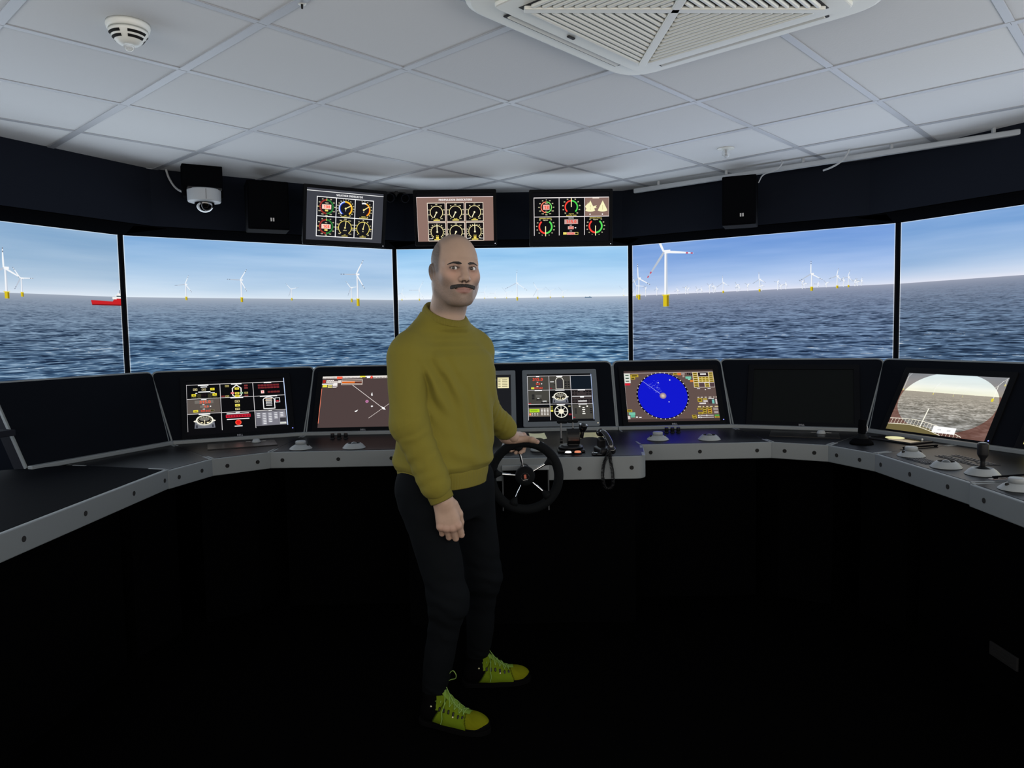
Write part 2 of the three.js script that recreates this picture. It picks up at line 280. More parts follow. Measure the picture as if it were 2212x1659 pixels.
{
  const d = thing('smoke_detector', 'round white smoke detector with dark vent slots on the ceiling', 'smoke detector', [-1.238, CEIL, -2.482]);
  part('base', lathe([[0, 0], [0.066, 0], [0.067, -0.012], [0.064, -0.022], [0.058, -0.024], [0, -0.024]]), M.white, d);
  part('body', lathe([[0, -0.024], [0.06, -0.024], [0.059, -0.034], [0.05, -0.048], [0.04, -0.06], [0.03, -0.068], [0.02, -0.071], [0, -0.071]]), M.white, d);
  for (let k = 0; k < 4; k++) for (const [y, r] of [[-0.037, 0.0575], [-0.05, 0.0487]])
    part('vent_slot', new THREE.LatheGeometry([[r + 0.0012, y], [r - 0.0045, y - 0.0072], [r - 0.0045, y]].map((p) => new THREE.Vector2(...p)), 18, k * Math.PI / 2 + 0.42, 1.15), M.hole, d);
  part('lens', new THREE.SphereGeometry(0.017, 20, 14), new THREE.MeshPhysicalMaterial({ color: 0xffffff, roughness: 0.08, transmission: 0.9, thickness: 0.02, ior: 1.45 }), d, [0, -0.073, 0]);
  const n = thing('ceiling_nozzle', 'tiny white ceiling nozzle with dark tip near the smoke detector', 'nozzle', [-0.631, CEIL, -2.355]);
  part('collar', lathe([[0, 0], [0.014, 0], [0.012, -0.006], [0, -0.006]], 20), M.white, n);
  part('tip', cyl(0.004, 0.003, 0.014, 12), M.hole, n, [0, -0.012, 0]);
  const s = thing('ceiling_sensor', 'small clear-domed sensor on the ceiling above the right screens', 'sensor', [1.254, CEIL, -4.295]);
  part('flange', lathe([[0, 0], [0.05, 0], [0.046, -0.006], [0.02, -0.009], [0, -0.009]], 28), M.white, s);
  part('cage', lathe([[0.017, -0.008], [0.024, -0.03], [0.022, -0.045], [0.008, -0.056], [0, -0.057]], 24), new THREE.MeshPhysicalMaterial({ color: 0xe8ecef, roughness: 0.2, transmission: 0.6, thickness: 0 }), s);
  part('core', cyl(0.006, 0.006, 0.03, 10), M.hole, s, [0, -0.026, 0]);
}
// curtain track along the right, and loose cables
{
  const t = thing('ceiling_track', 'long pale grey track running along the ceiling above the right screens', 'track');
  const a = V(0.9, 2.372, -5.31), b = V(2.72, 2.372, -3.845), L = a.distanceTo(b), g = extrude(rpoly([[-0.014, -0.016, 0.006], [0.014, -0.016, 0.006], [0.014, 0.016, 0.008], [-0.014, 0.016, 0.008]]), L);
  const m = part('rail', g, M.pipe, t); m.position.copy(a); m.lookAt(b);
  for (let k = 0; k < 5; k++) { const p = a.clone().lerp(b, 0.08 + k * 0.21); part('hanger', rbox(0.016, 0.04, 0.016, 0.002), M.pipe, t, [p.x, 2.398, p.z]); }
}
const CABLE = (pts, r, label) => tag(part('loose_cable', tube(pts, r, 40, 7), M.cable, scene), label, 'cable');
CABLE([[1.692, 2.417, -4.62], [1.69, 2.39, -4.6], [1.675, 2.37, -4.6], [1.65, 2.352, -4.62], [1.6, 2.338, -4.68], [1.585, 2.3, -4.72]], 0.004, 'thin grey cable looping off the ceiling above the right speaker');
CABLE([[1.995, 2.419, -4.36], [1.985, 2.385, -4.37], [1.96, 2.348, -4.4], [1.925, 2.327, -4.44], [1.898, 2.32, -4.49]], 0.0055, 'grey cable curving over the ceiling track right of the speaker');
CABLE([[-2.085, 2.41, -4.55], [-2.07, 2.36, -4.55], [-2.03, 2.3, -4.54], [-1.96, 2.262, -4.5], [-1.9, 2.256, -4.46], [-1.87, 2.256, -4.44]], 0.0065, 'white cable drooping left of the dome camera');
CABLE([[-1.8, 2.5, -4.88], [-1.8, 2.465, -4.88], [-1.785, 2.425, -4.88], [-1.745, 2.395, -4.9], [-1.7, 2.36, -4.93]], 0.005, 'short grey cable hanging from the ceiling above the left speaker');

// dome camera on a black bracket
{
  const c = thing('dome_camera', 'white-ringed dome camera under a black bracket above the left screen', 'camera', [-1.815, 2.18, -4.44], 0.5);
  part('bracket', rbox(0.225, 0.2, 0.1, 0.006), M.blackFelt, c, [0, 0.145, -0.08]);
  part('bracket_plate', rbox(0.19, 0.012, 0.16, 0.003), M.blackPlastic, c, [0, 0.083, -0.02]);
  part('ring', lathe([[0, 0.006], [0.06, 0.006], [0.09, 0.009], [0.0935, 0.014], [0.0945, 0.076], [0.092, 0.082], [0, 0.082]], 48), M.ringGrey, c);
  part('seam', rbox(0.002, 0.06, 0.004, 0.0008), M.hole, c, [0.0, 0.045, 0.0935]);
  part('dome', new THREE.SphereGeometry(0.056, 32, 20, 0, Math.PI * 2, Math.PI / 2, Math.PI / 2), new THREE.MeshPhysicalMaterial({ color: 0x050507, roughness: 0.05, clearcoat: 1 }), c, [0, 0.005, 0]);
  part('lens_ring', new THREE.TorusGeometry(0.03, 0.0014, 8, 32), M.dullMetal, c, [0.008, -0.016, 0.043], [0.3, 0.2, 0]);
}
// loudspeakers
function speaker(label, x, y, z, yaw, w, h) {
  const s = thing('wall_speaker', label, 'speaker', [x, y, z], yaw, undefined);
  part('cabinet', rbox(w, h, 0.19, 0.008), M.blackFelt, s);
  part('front_cloth', rbox(w - 0.02, h - 0.02, 0.012, 0.004), M.blackFelt, s, [0, 0, 0.099]);
  part('badge', rbox(0.009, 0.022, 0.003, 0.001, 1), M.label, s, [0.012, -h / 2 + 0.06, 0.1065]);
  part('badge', rbox(0.009, 0.022, 0.003, 0.001, 1), M.label, s, [0.026, -h / 2 + 0.06, 0.1065]);
  part('wall_mount', rbox(0.1, 0.12, 0.22, 0.004), M.blackPlastic, s, [0, 0.02, -0.195]);
}
speaker('black loudspeaker on the wall between the dome camera and the left monitor', -1.535, 2.2, -4.72, 0.42, 0.25, 0.3);
speaker('black loudspeaker on the wall above the right screen under the track', 1.5, 2.195, -4.82, -0.38, 0.21, 0.31);
{
  const c = thing('twin_spotlight', 'pair of small black spotlights high on the wall between two monitors', 'spotlight', [-0.78, 2.33, -5.2], 0.3);
  part('bar', rbox(0.13, 0.02, 0.03, 0.004), M.blackPlastic, c, [0, 0.04, -0.04]);
  part('arm', rbox(0.02, 0.03, 0.26, 0.003), M.blackPlastic, c, [0, 0.04, -0.15]);
  for (const s of [-1, 1]) { const h = part('lamp_head', at(cyl(0.022, 0.03, 0.07, 20), 0, 0, 0, Math.PI / 2 + 0.3, 0, 0), M.blackFelt, c, [s * 0.042, 0.006, 0], [0, s * 0.3, 0]); part('lamp_rim', at(new THREE.TorusGeometry(0.028, 0.003, 6, 24), 0, -0.01, 0.036, 0.3, 0, 0), M.slabGrey, h); }
}

// ---------------------------------------------------------------- bridge consoles
const DY = 0.83, TILT = -Math.PI / 6, SL = 0.425;
const fromTrim = (side, a) => { const c = Math.cos(67.5 * Math.PI / 180), s = Math.sin(67.5 * Math.PI / 180); return side > 0 ? [1.846 + a * c, -3.79 + a * s] : [-1.781 - a * c, -3.79 + a * s]; };
function consoleUnit(label, o) {
  const u = thing('bridge_console', label, 'console', [o.at[0], 0, o.at[1]], o.yaw || 0);
  const cs = Math.cos(o.yaw || 0), sn = Math.sin(o.yaw || 0);
  const loc = ([x, z, r]) => { const dx = x - o.at[0], dz = z - o.at[1]; return [dx * cs - dz * sn, dx * sn + dz * cs, r]; };
  if (o.slab) {
    const [bl, br, tr, tl] = o.slab, h = SL;
    const p = part2('instrument_panel', u, [0, DY + 0.012, 0], [TILT, 0, 0]);
    const outline = (i, top, r) => rpoly([[bl + i, 0.004 + (i ? 0.002 : 0)], [br - i, 0.004 + (i ? 0.002 : 0)], [tr - i, h - top, r], [tl + i, h - top, r]]);
    part('shell', extrude(outline(0.001, 0, 0.04), 0.06), M.slabGrey, p, [0, 0, -0.085]);
    part('rim', extrude(outline(0.001, 0, 0.04), 0.012, 0.002), M.rim, p, [0, 0, -0.023]);
    part('face', extrude(outline(0.009, 0.01, 0.034), 0.012, 0.0015), M.slab, p, [0, 0, -0.0195]);
    part('ledge', rbox(br - bl, 0.02, 0.03, 0.004), M.rim, u, [(bl + br) / 2, DY + 0.011, 0.012]);
  }
  if (o.desk) {
    const d = o.desk.map(loc), bh = o.band || 0.078, n = d.length;
    const list = [flat(d.map(([x, z, r]) => [x, z, r || 0.004]), bh, 0.003)];
    list[0].translate(0, DY + (o.lift || 0), 0);
    const [f0, f1] = [d[0], d[1]], bk1 = d[2], bk0 = d[n - 1], Y = DY + (o.lift || 0);
    const cx = d.reduce((s, p) => s + p[0], 0) / n, cz = d.reduce((s, p) => s + p[1], 0) / n;
    for (const [a, b] of [[f0, bk0], [f1, bk1]]) {   // light rim returns at the ends of each seam
      const L = Math.hypot(b[0] - a[0], b[1] - a[1]), ex = (b[0] - a[0]) / L, ez = (b[1] - a[1]) / L, ry = Math.atan2(-ez, ex);
      let nx = -ez, nz = ex; if ((cx - a[0]) * nx + (cz - a[1]) * nz < 0) { nx = -nx; nz = -nz; }
      for (const [t, len] of [[0.045, 0.085], [L - 0.045, 0.07]]) list.push(at(rbox(len, 0.004, 0.011, 0.0015, 1), a[0] + ex * t + nx * 0.008, Y + 0.001, a[1] + ez * t + nz * 0.008, 0, ry, 0));
    }
    part('edge_band', join(list), M.rim, u);
    // black top, set back from the front edge
    const ex = f1[0] - f0[0], ez = f1[1] - f0[1], el = Math.hypot(ex, ez); let nx = -ez / el, nz = ex / el; if ((cx - f0[0]) * nx + (cz - f0[1]) * nz < 0) { nx = -nx; nz = -nz; }
    const top = d.map(([x, z, r], i) => { const qx = x + (cx - x) * 0.003, qz = z + (cz - z) * 0.003; return i < 2 ? [qx + nx * 0.011, qz + nz * 0.011, r ? r * 0.8 : 0.012] : [qx, qz, 0.002]; });
    const tg = flat(top, 0.012, 0.0012); tg.translate(0, Y + 0.0014, 0);
    const tuv = tg.attributes.uv, tp = tg.attributes.position; for (let i = 0; i < tuv.count; i++) tuv.setXY(i, tp.getX(i) * 2.2, tp.getZ(i) * 2.2);
    part('desktop', tg, o.lift ? M.deskMatte : M.desk, u);
    const ry = Math.atan2(-ez, ex);
    for (const t of o.holes || []) { const hx = f0[0] + ex * t, hz = f0[1] + ez * t; part('screw_hole', at(cyl(0.0092, 0.0092, 0.002, 20), 0, 0, 0, Math.PI / 2, 0, 0), M.hole, u, [hx - nx * 0.0032, Y - bh * 0.5, hz - nz * 0.0032], [0, ry, 0]); }
    const base = d.map(([x, z], i) => i < 2 ? [x + nx * 0.2 + (cx - x) * 0.02, z + nz * 0.2 + (cz - z) * 0.02] : [x + (cx - x) * 0.02, z + (cz - z) * 0.02]);
    const bg = flat(base, DY - bh - 0.002, 0.002); bg.translate(0, DY - bh - 0.001 + (o.lift || 0) * 0, 0);
    part('base_cabinet', bg, M.base, u);
  }
  return u;
}
const Y22 = 22.5 * Math.PI / 180, Y67 = 67.5 * Math.PI / 180;
const P1C = fromTrim(-1, 0.334), P7C = fromTrim(1, 0.334), P8C = fromTrim(1, 1.025);
consoleUnit('left end bridge console with a large blank black panel', { at: P1C, yaw: Y67, slab: [-0.42, 0.334, 0.43, -0.42], desk: [[-1.446, -3.034], [-1.374, -3.307], [-1.781, -3.79], fromTrim(-1, 0.58), [-1.86, -3.165]], holes: [0.22, 0.74] });
const U2 = consoleUnit('bridge console with the nine-field display, left of the chart console', { at: [-1.469, -3.92], yaw: Y22, slab: [-0.337, 0.337, 0.433, -0.433], desk: [[-1.374, -3.307], [-1.164, -3.478], [-1.157, -4.05], [-1.781, -3.79]], holes: [0.25, 0.77] });
const U3 = consoleUnit('bridge console with the brown chart display beside the standing man', { at: [-0.838, -4.05], slab: [-0.318, 0.318, 0.318, -0.318], desk: [[-1.164, -3.478], [-0.512, -3.478], [-0.519, -4.05], [-1.157, -4.05]], holes: [0.09, 0.5, 0.89] });
const U4 = consoleUnit('centre bridge console projecting towards the steering wheel, with two grey-framed displays', { at: [0.032, -4.05], slab: [-0.55, 0.55, 0.55, -0.55], desk: [[-0.51, -3.183, 0.05], [0.578, -3.183, 0.05], [0.618, -3.478], [0.583, -4.05], [-0.519, -4.05], [-0.512, -3.478]], holes: [0.06, 0.5, 0.735, 0.945], band: 0.1 });
const U5 = consoleUnit('bridge console with the blue radar display', { at: [0.9025, -4.05], slab: [-0.3185, 0.3185, 0.3185, -0.3185], desk: [[0.605, -3.505], [1.248, -3.509], [1.222, -4.05], [0.583, -4.05]], holes: [0.09, 0.46, 0.89] });
const U6 = consoleUnit('bridge console with the switched-off monitor, right of the radar', { at: [1.534, -3.92], yaw: -Y22, slab: [-0.337, 0.337, 0.433, -0.433], desk: [[1.248, -3.509], [1.468, -3.381], [1.846, -3.79], [1.222, -4.05]], holes: [0.24, 0.76] });
const U7 = consoleUnit('corner bridge console carrying the dark glass tablet and black joystick', { at: P7C, yaw: -Y67, slab: [-0.334, 1.05, 1.05, -0.43], desk: [[1.468, -3.381], [1.562, -3.135], fromTrim(1, 0.5), [1.846, -3.79]], holes: [0.2, 0.7] });
const U8 = consoleUnit('right bridge console with grey trackball, joystick and dark keypads', { at: P8C, yaw: -Y67, desk: [[1.563, -3.134], [1.588, -2.51], fromTrim(1, 1.33), fromTrim(1, 0.502)], holes: [0.08, 0.42, 0.8] });
consoleUnit('right end bridge console with a grey knob at the picture edge', { at: [1.9, -2.0], yaw: -Math.PI / 2, desk: [[1.575, -2.495], [1.553, -1.35], [2.35, -1.35], [2.36, -2.6]], holes: [0.07, 0.5, 0.9] });
{
  const u = consoleUnit('long black side table with grey front band at the left edge', { at: [-1.9, -2.3], yaw: Math.PI / 2, desk: [[-1.475, -1.25], [-1.447, -3.032], [-1.93, -3.18], [-2.3, -3.02], [-2.3, -1.25]], holes: [0.15, 0.325, 0.5, 0.673, 0.847, 0.982], lift: 0.006, band: 0.082 });
  const s = thing('shelf_bracket', 'dark flat bracket end in front of the blank left panel', 'bracket', [-2.155, 1.0, -3.06], Y67);
  part('plate', rbox(0.16, 0.026, 0.1, 0.003), M.slabGrey, s, [-0.06, 0, 0.02]); part('arm', rbox(0.05, 0.03, 0.14, 0.003), M.blackPlastic, s, [-0.09, -0.02, -0.06]);
}

// ---------------------------------------------------------------- what the displays show
const DW = 720, DH = 450;
function sheet(bg, w = DW, h = DH) { const c = canvas(w, h), x = c.getContext('2d'); x.fillStyle = bg; x.fillRect(0, 0, w, h); x.textAlign = 'center'; x.textBaseline = 'middle'; x.lineCap = 'butt'; return [c, x]; }
const txt = (x, s, px, py, size, col, bold = true, al = 'center') => { x.fillStyle = col; x.font = (bold ? 'bold ' : '') + size + 'px sans-serif'; x.textAlign = al; x.fillText(s, px, py); };
const rec = (x, a, b, w, h, col, lw = 0) => { if (lw) { x.strokeStyle = col; x.lineWidth = lw; x.strokeRect(a, b, w, h); } else { x.fillStyle = col; x.fillRect(a, b, w, h); } };
const lin = (x, a, b, c, d, col, lw) => { x.strokeStyle = col; x.lineWidth = lw; x.beginPath(); x.moveTo(a, b); x.lineTo(c, d); x.stroke(); };
const arc = (x, cx, cy, r, a, b, col, lw) => { x.strokeStyle = col; x.lineWidth = lw; x.beginPath(); x.arc(cx, cy, r, (a - 90) * Math.PI / 180, (b - 90) * Math.PI / 180); x.stroke(); };
const CREAM = '#fff6c8', YEL = '#f4e070', RED = '#ff4a30';
function marks(x, cx, cy, r, a0, a1, n, len, w, col) { for (let i = 0; i < n; i++) { const a = (a0 + (a1 - a0) * i / (n - 1) - 90) * Math.PI / 180; x.strokeStyle = col; x.lineWidth = w; x.beginPath(); x.moveTo(cx + Math.cos(a) * r, cy + Math.sin(a) * r); x.lineTo(cx + Math.cos(a) * (r + len), cy + Math.sin(a) * (r + len)); x.stroke(); } }
function numbers(x, cx, cy, r, a0, a1, n, list, size, col) { for (let i = 0; i < n; i++) { const a = (a0 + (a1 - a0) * i / (n - 1) - 90) * Math.PI / 180; txt(x, String(list[i]), cx + Math.cos(a) * r, cy + Math.sin(a) * r, size, col); } }
function needle(x, cx, cy, r, ang, col, w) { const a = (ang - 90) * Math.PI / 180; lin(x, cx, cy, cx + Math.cos(a) * r, cy + Math.sin(a) * r, col, w); x.fillStyle = col; x.beginPath(); x.arc(cx, cy, w * 1.1, 0, 7); x.fill(); }
function weatherSheet() {
  const [c, x] = sheet('#3f4149'); rec(x, 0, 22, DW, 5, '#ffffff'); rec(x, 0, 22, 5, 400, '#ffffff');
  txt(x, 'WEATHER INDICATOR', 395, 48, 24, '#ffffff');
  const X = [98, 272, 448, 622], Y = [72, 238, 412];
  rec(x, X[0], Y[0], X[3] - X[0], Y[2] - Y[0], '#17171c');
  for (const a of X) lin(x, a, Y[0], a, Y[2], '#fff', 7); for (const b of Y) lin(x, X[0] - 3, b, X[3] + 3, b, '#fff', 7);
  for (const cy of [155, 326]) {
    const cx = 185; marks(x, cx, cy, 52, 4, 176, 22, 13, 3.4, '#3fcf58'); marks(x, cx, cy, 52, 184, 356, 22, 13, 3.4, '#ff4d3e');
    numbers(x, cx, cy, 75, 0, 330, 12, ['0', '30', '60', '90', '120', '150', '180', '150', '120', '90', '60', '30'], 13, CREAM);
    lin(x, cx, cy - 66, cx, cy - 50, YEL, 5); lin(x, cx - 80, cy, cx - 66, cy, YEL, 5);
    rec(x, cx - 42, cy - 20, 84, 40, '#ffd9c8'); txt(x, '108', cx + 2, cy + 1, 36, RED); txt(x, cy < 200 ? 'TRUE' : 'REL', cx, cy - 33, 13, CREAM); rec(x, cx - 14, cy + 24, 28, 15, YEL);
  }
  let cx = 360, cy = 158;
  arc(x, cx, cy, 58, 215, 270, '#e9f0ff', 14); arc(x, cx, cy, 58, 270, 352, '#d8e6ff', 14); arc(x, cx, cy, 52, 205, 350, '#3158e0', 7); arc(x, cx, cy, 58, 352, 505, '#ffcb35', 13); arc(x, cx, cy, 51, 10, 140, '#e0781f', 4);
  numbers(x, cx, cy, 76, 215, 505, 17, [50, 40, 30, 25, 20, 15, 10, 5, 0, 5, 10, 15, 20, 25, 30, 40, 50], 12, CREAM); needle(x, cx, cy, 62, 62, '#fff0a0', 8); txt(x, 'C', cx, cy + 18, 14, '#fff'); txt(x, 'AIR', cx, cy + 62, 12, YEL); txt(x, 'TEMPERATURE', cx, cy + 74, 12, YEL);
  cx = 532; arc(x, cx, cy, 58, -20, 30, '#ffffff', 13); arc(x, cx, cy, 58, 22, 150, '#ffb42a', 13); arc(x, cx, cy, 51, 40, 150, '#c0341a', 5);
  numbers(x, cx, cy, 75, -15, 150, 9, [0, 5, 10, 15, 20, 25, 30, 35, 40], 12, CREAM); needle(x, cx, cy, 60, 58, '#fff0a0', 8); txt(x, 'C', cx, cy + 18, 15, '#fff'); txt(x, 'WATER', cx, cy + 62, 12, YEL); txt(x, 'TEMPERATURE', cx, cy + 74, 12, YEL);
  for (const [qx, na, nm, lo] of [[360, 8, 'PRESSURE', 960], [532, 14, 'HUMIDITY', 0]]) {
    arc(x, qx, 326, 60, 215, 505, YEL, 6); numbers(x, qx, 326, 74, 222, 498, 9, lo ? [960, 970, 980, 990, 1000, 1010, 1020, 1030, 1040] : [0, 15, 25, 35, 50, 65, 75, 85, 100], 12, CREAM); lin(x, qx - 84, 326, qx - 60, 326, YEL, 6); lin(x, qx + 60, 326, qx + 82, 326, YEL, 6);
    needle(x, qx, 328, 62, na, '#fff0a0', 7); txt(x, lo ? 'mbar' : '%', qx, 350, 14, '#fff2b0'); txt(x, lo ? 'AIR' : 'REL', qx, 390, 11, YEL); txt(x, nm, qx, 401, 12, YEL);
  }
  return c;
}
function propulsionSheet() {
  const [c, x] = sheet('#0a0a0d'); rec(x, 0, 38, DW, 412, '#8d7168'); rec(x, 0, 38, DW, 6, '#f2dfe0'); rec(x, 0, 38, 5, 412, '#f2e2de'); txt(x, 'PROPULSION INDICATORS', 365, 66, 25, '#ffffff');
  for (let r = 0; r < 2; r++) for (let q = 0; q < 3; q++) {
    const X = 100 + q * 178, Y = 92 + r * 180, cx = X + 84, cy = Y + 88; rec(x, X, Y, 168, 170, '#120f12'); rec(x, X + 2, Y + 2, 164, 168, '#fff3e0', 5);
    const tri = r === 1 && q !== 1;
    arc(x, cx, cy, 58, 215, 505, '#fff0b0', 6); numbers(x, cx, cy, 73, 218, 502, tri ? 17 : 9, tri ? [60, '', 45, '', 30, '', 15, '', 0, '', 15, '', 30, '', 45, '', 60] : [0, 25, 50, 75, 100, 125, 150, 175, 200], 13, CREAM);
    if (tri) marks(x, cx, cy, 66, 220, 500, 17, 6, 6, CREAM);
    needle(x, cx, cy, tri ? 66 : 56, tri ? 0 : 207, '#fff6cc', 8);
    txt(x, ['Port', 'Shaft', 'Stbd'][q], cx, cy + (tri ? 34 : 58), 13, YEL); rec(x, cx - 30, cy + 66, 60, 9, YEL); if (tri) { rec(x, cx - 13, cy + 44, 26, 20, '#f2d75a'); rec(x, X + 5, cy + 60, 34, 5, '#fff'); rec(x, X + 128, cy + 60, 34, 5, '#fff'); }
  }
  return c;
}
function rudderSheet() {
  const [c, x] = sheet('#0a0a0e'); const X = [16, 248, 484, 714], Y = [44, 216, 388];
  rec(x, X[2], Y[0], X[3] - X[2], Y[1] - Y[0], '#8a6f66'); rec(x, X[0], Y[0], 698, 7, '#f6eeee'); rec(x, X[0], Y[1], 698, 6, '#f0e6e6'); for (let i = 0; i < 3; i++) rec(x, X[i], Y[0], 6, Y[2] - Y[0], '#e6dede'); rec(x, X[3] - 4, Y[0], 4, Y[1] - Y[0], '#c8b4ae');
  const dial = (cx, cy, r, a0, a1, n, w) => { const m = (a0 + a1) / 2; arc(x, cx, cy, r, a0, m, '#ff4438', w); arc(x, cx, cy, r, m, a1, '#4ddb52', w); };
  let cx = 132, cy = 132; arc(x, cx, cy, 48, 180, 360, '#ff5247', 9); arc(x, cx, cy, 48, 0, 180, '#4ddb52', 9); marks(x, cx, cy, 46, 0, 360, 37, 5, 3, '#f0f0b0'); numbers(x, cx, cy, 67, 0, 330, 12, ['0', '30', '60', '90', '120', '150', '180', '150', '120', '90', '60', '30'], 13, CREAM);
  rec(x, cx - 31, cy - 23, 62, 46, '#e9b0a4'); txt(x, '18', cx + 2, cy + 1, 40, RED); txt(x, 'TRUE', cx, cy - 35, 11, CREAM); txt(x, 'm/s', cx, cy + 34, 11, CREAM);
  cx = 364; cy = 132; dial(cx, cy, 56, 222, 498, 0, 13); numbers(x, cx, cy, 78, 225, 495, 11, [50, 40, 30, 20, 10, 0, 10, 20, 30, 40, 50], 14, CREAM); lin(x, cx, cy, cx, cy - 80, '#fff4b8', 8); txt(x, 'deg/min', cx, cy + 62, 12, YEL); txt(x, 'RATE OF TURN', cx, cy + 76, 14, YEL);
  for (const ox of [540, 655]) { x.fillStyle = '#fbf6c4'; x.beginPath(); x.moveTo(ox, 76); x.lineTo(ox + 46, 168); x.quadraticCurveTo(ox, 186, ox - 46, 168); x.fill(); x.strokeStyle = '#b0a070'; x.lineWidth = 3; lin(x, ox, 118, ox, 160, '#b3a468', 3); x.fillStyle = '#fff'; x.beginPath(); x.arc(ox - 2, 200, 6, 0, 7); x.fill(); }
  x.fillStyle = '#fbf6c4'; x.beginPath(); x.moveTo(492, 128); x.lineTo(516, 104); x.lineTo(518, 90); x.lineTo(524, 100); x.lineTo(536, 140); x.lineTo(576, 126); x.lineTo(600, 120); x.lineTo(590, 138); x.lineTo(604, 142); x.lineTo(572, 150); x.lineTo(500, 146); x.fill(); rec(x, 560, 50, 62, 8, '#f6e8d8');
  for (const ox of [124, 590]) { cx = ox; cy = 308; arc(x, cx, cy, 58, 180, 322, '#ff4438', 15); arc(x, cx, cy, 58, 38, 180, '#58e05c', 15); numbers(x, cx, cy, 82, 40, 320, 13, [45, 40, 30, 20, 10, 5, 0, 5, 10, 20, 30, 40, 45], 13, CREAM); lin(x, cx, cy - 4, cx, cy + 84, '#fff4b8', 8); txt(x, 'RUDDER ANGLE', cx, 232, 15, YEL); txt(x, 'degrees', cx, 248, 12, CREAM); }
  txt(x, 'HEADING', 362, 232, 11, '#fff'); rec(x, 300, 244, 126, 42, '#c9a49c'); txt(x, '315.0', 364, 266, 38, '#ff3a24'); txt(x, 'ROT', 360, 297, 11, '#fff'); rec(x, 332, 306, 54, 28, '#d9b0a6'); txt(x, '0.0', 362, 321, 26, '#ff3a24'); x.fillStyle = '#fff'; x.fillRect(396, 316, 13, 9); txt(x, 'UTC', 360, 350, 12, '#fff'); rec(x, 288, 360, 32, 22, YEL); rec(x, 322, 360, 74, 24, '#e9a8a0'); txt(x, '121242', 359, 372, 20, '#ff3a24'); rec(x, 398, 362, 28, 20, YEL, 4);
  return c;
}
function compassPicture(x, cx, cy, s) {
  x.fillStyle = '#70737c'; x.beginPath(); x.moveTo(cx - 58 * s, cy); x.lineTo(cx + 58 * s, cy); x.lineTo(cx + 64 * s, cy + 56 * s); x.lineTo(cx - 64 * s, cy + 56 * s); x.fill(); rec(x, cx - 54 * s, cy + 32 * s, 10 * s, 20 * s, '#30323a'); rec(x, cx + 44 * s, cy + 32 * s, 10 * s, 20 * s, '#30323a');
  const el = (ry, rx, yy, col) => { x.fillStyle = col; x.beginPath(); x.ellipse(cx, cy + yy, rx, ry, 0, 0, 7); x.fill(); };
  el(12 * s, 68 * s, 4 * s, '#f4f0e2'); el(38 * s, 54 * s, 4 * s, '#8d8f90'); el(37 * s, 54 * s, -2 * s, '#f6f3e4'); el(30 * s, 44 * s, -2 * s, '#1c1a18'); el(15 * s, 30 * s, -10 * s, '#7b7870');
  for (let i = 0; i < 13; i++) { const a = (100 + i * 27) * Math.PI / 180; x.fillStyle = '#f4e9c0'; x.fillRect(cx + Math.cos(a) * 38 * s - 2, cy - 2 * s + Math.sin(a) * 24 * s - 2, 4 * s, 5 * s); } rec(x, cx - 2 * s, cy - 4 * s, 4 * s, 32 * s, '#fff3c8'); rec(x, cx - 26 * s, cy + 12 * s, 14 * s, 9 * s, '#fff3c8'); rec(x, cx + 12 * s, cy + 12 * s, 14 * s, 9 * s, '#fff3c8');
}
const cell = (x, a, b, w, h, col, fill, lw = 3.4) => { if (fill) rec(x, a, b, w, h, fill); rec(x, a, b, w, h, col, lw); rec(x, a + w * 0.25, b + h * 0.35, w * 0.5, h * 0.3, fill ? '#5a5210' : col); };
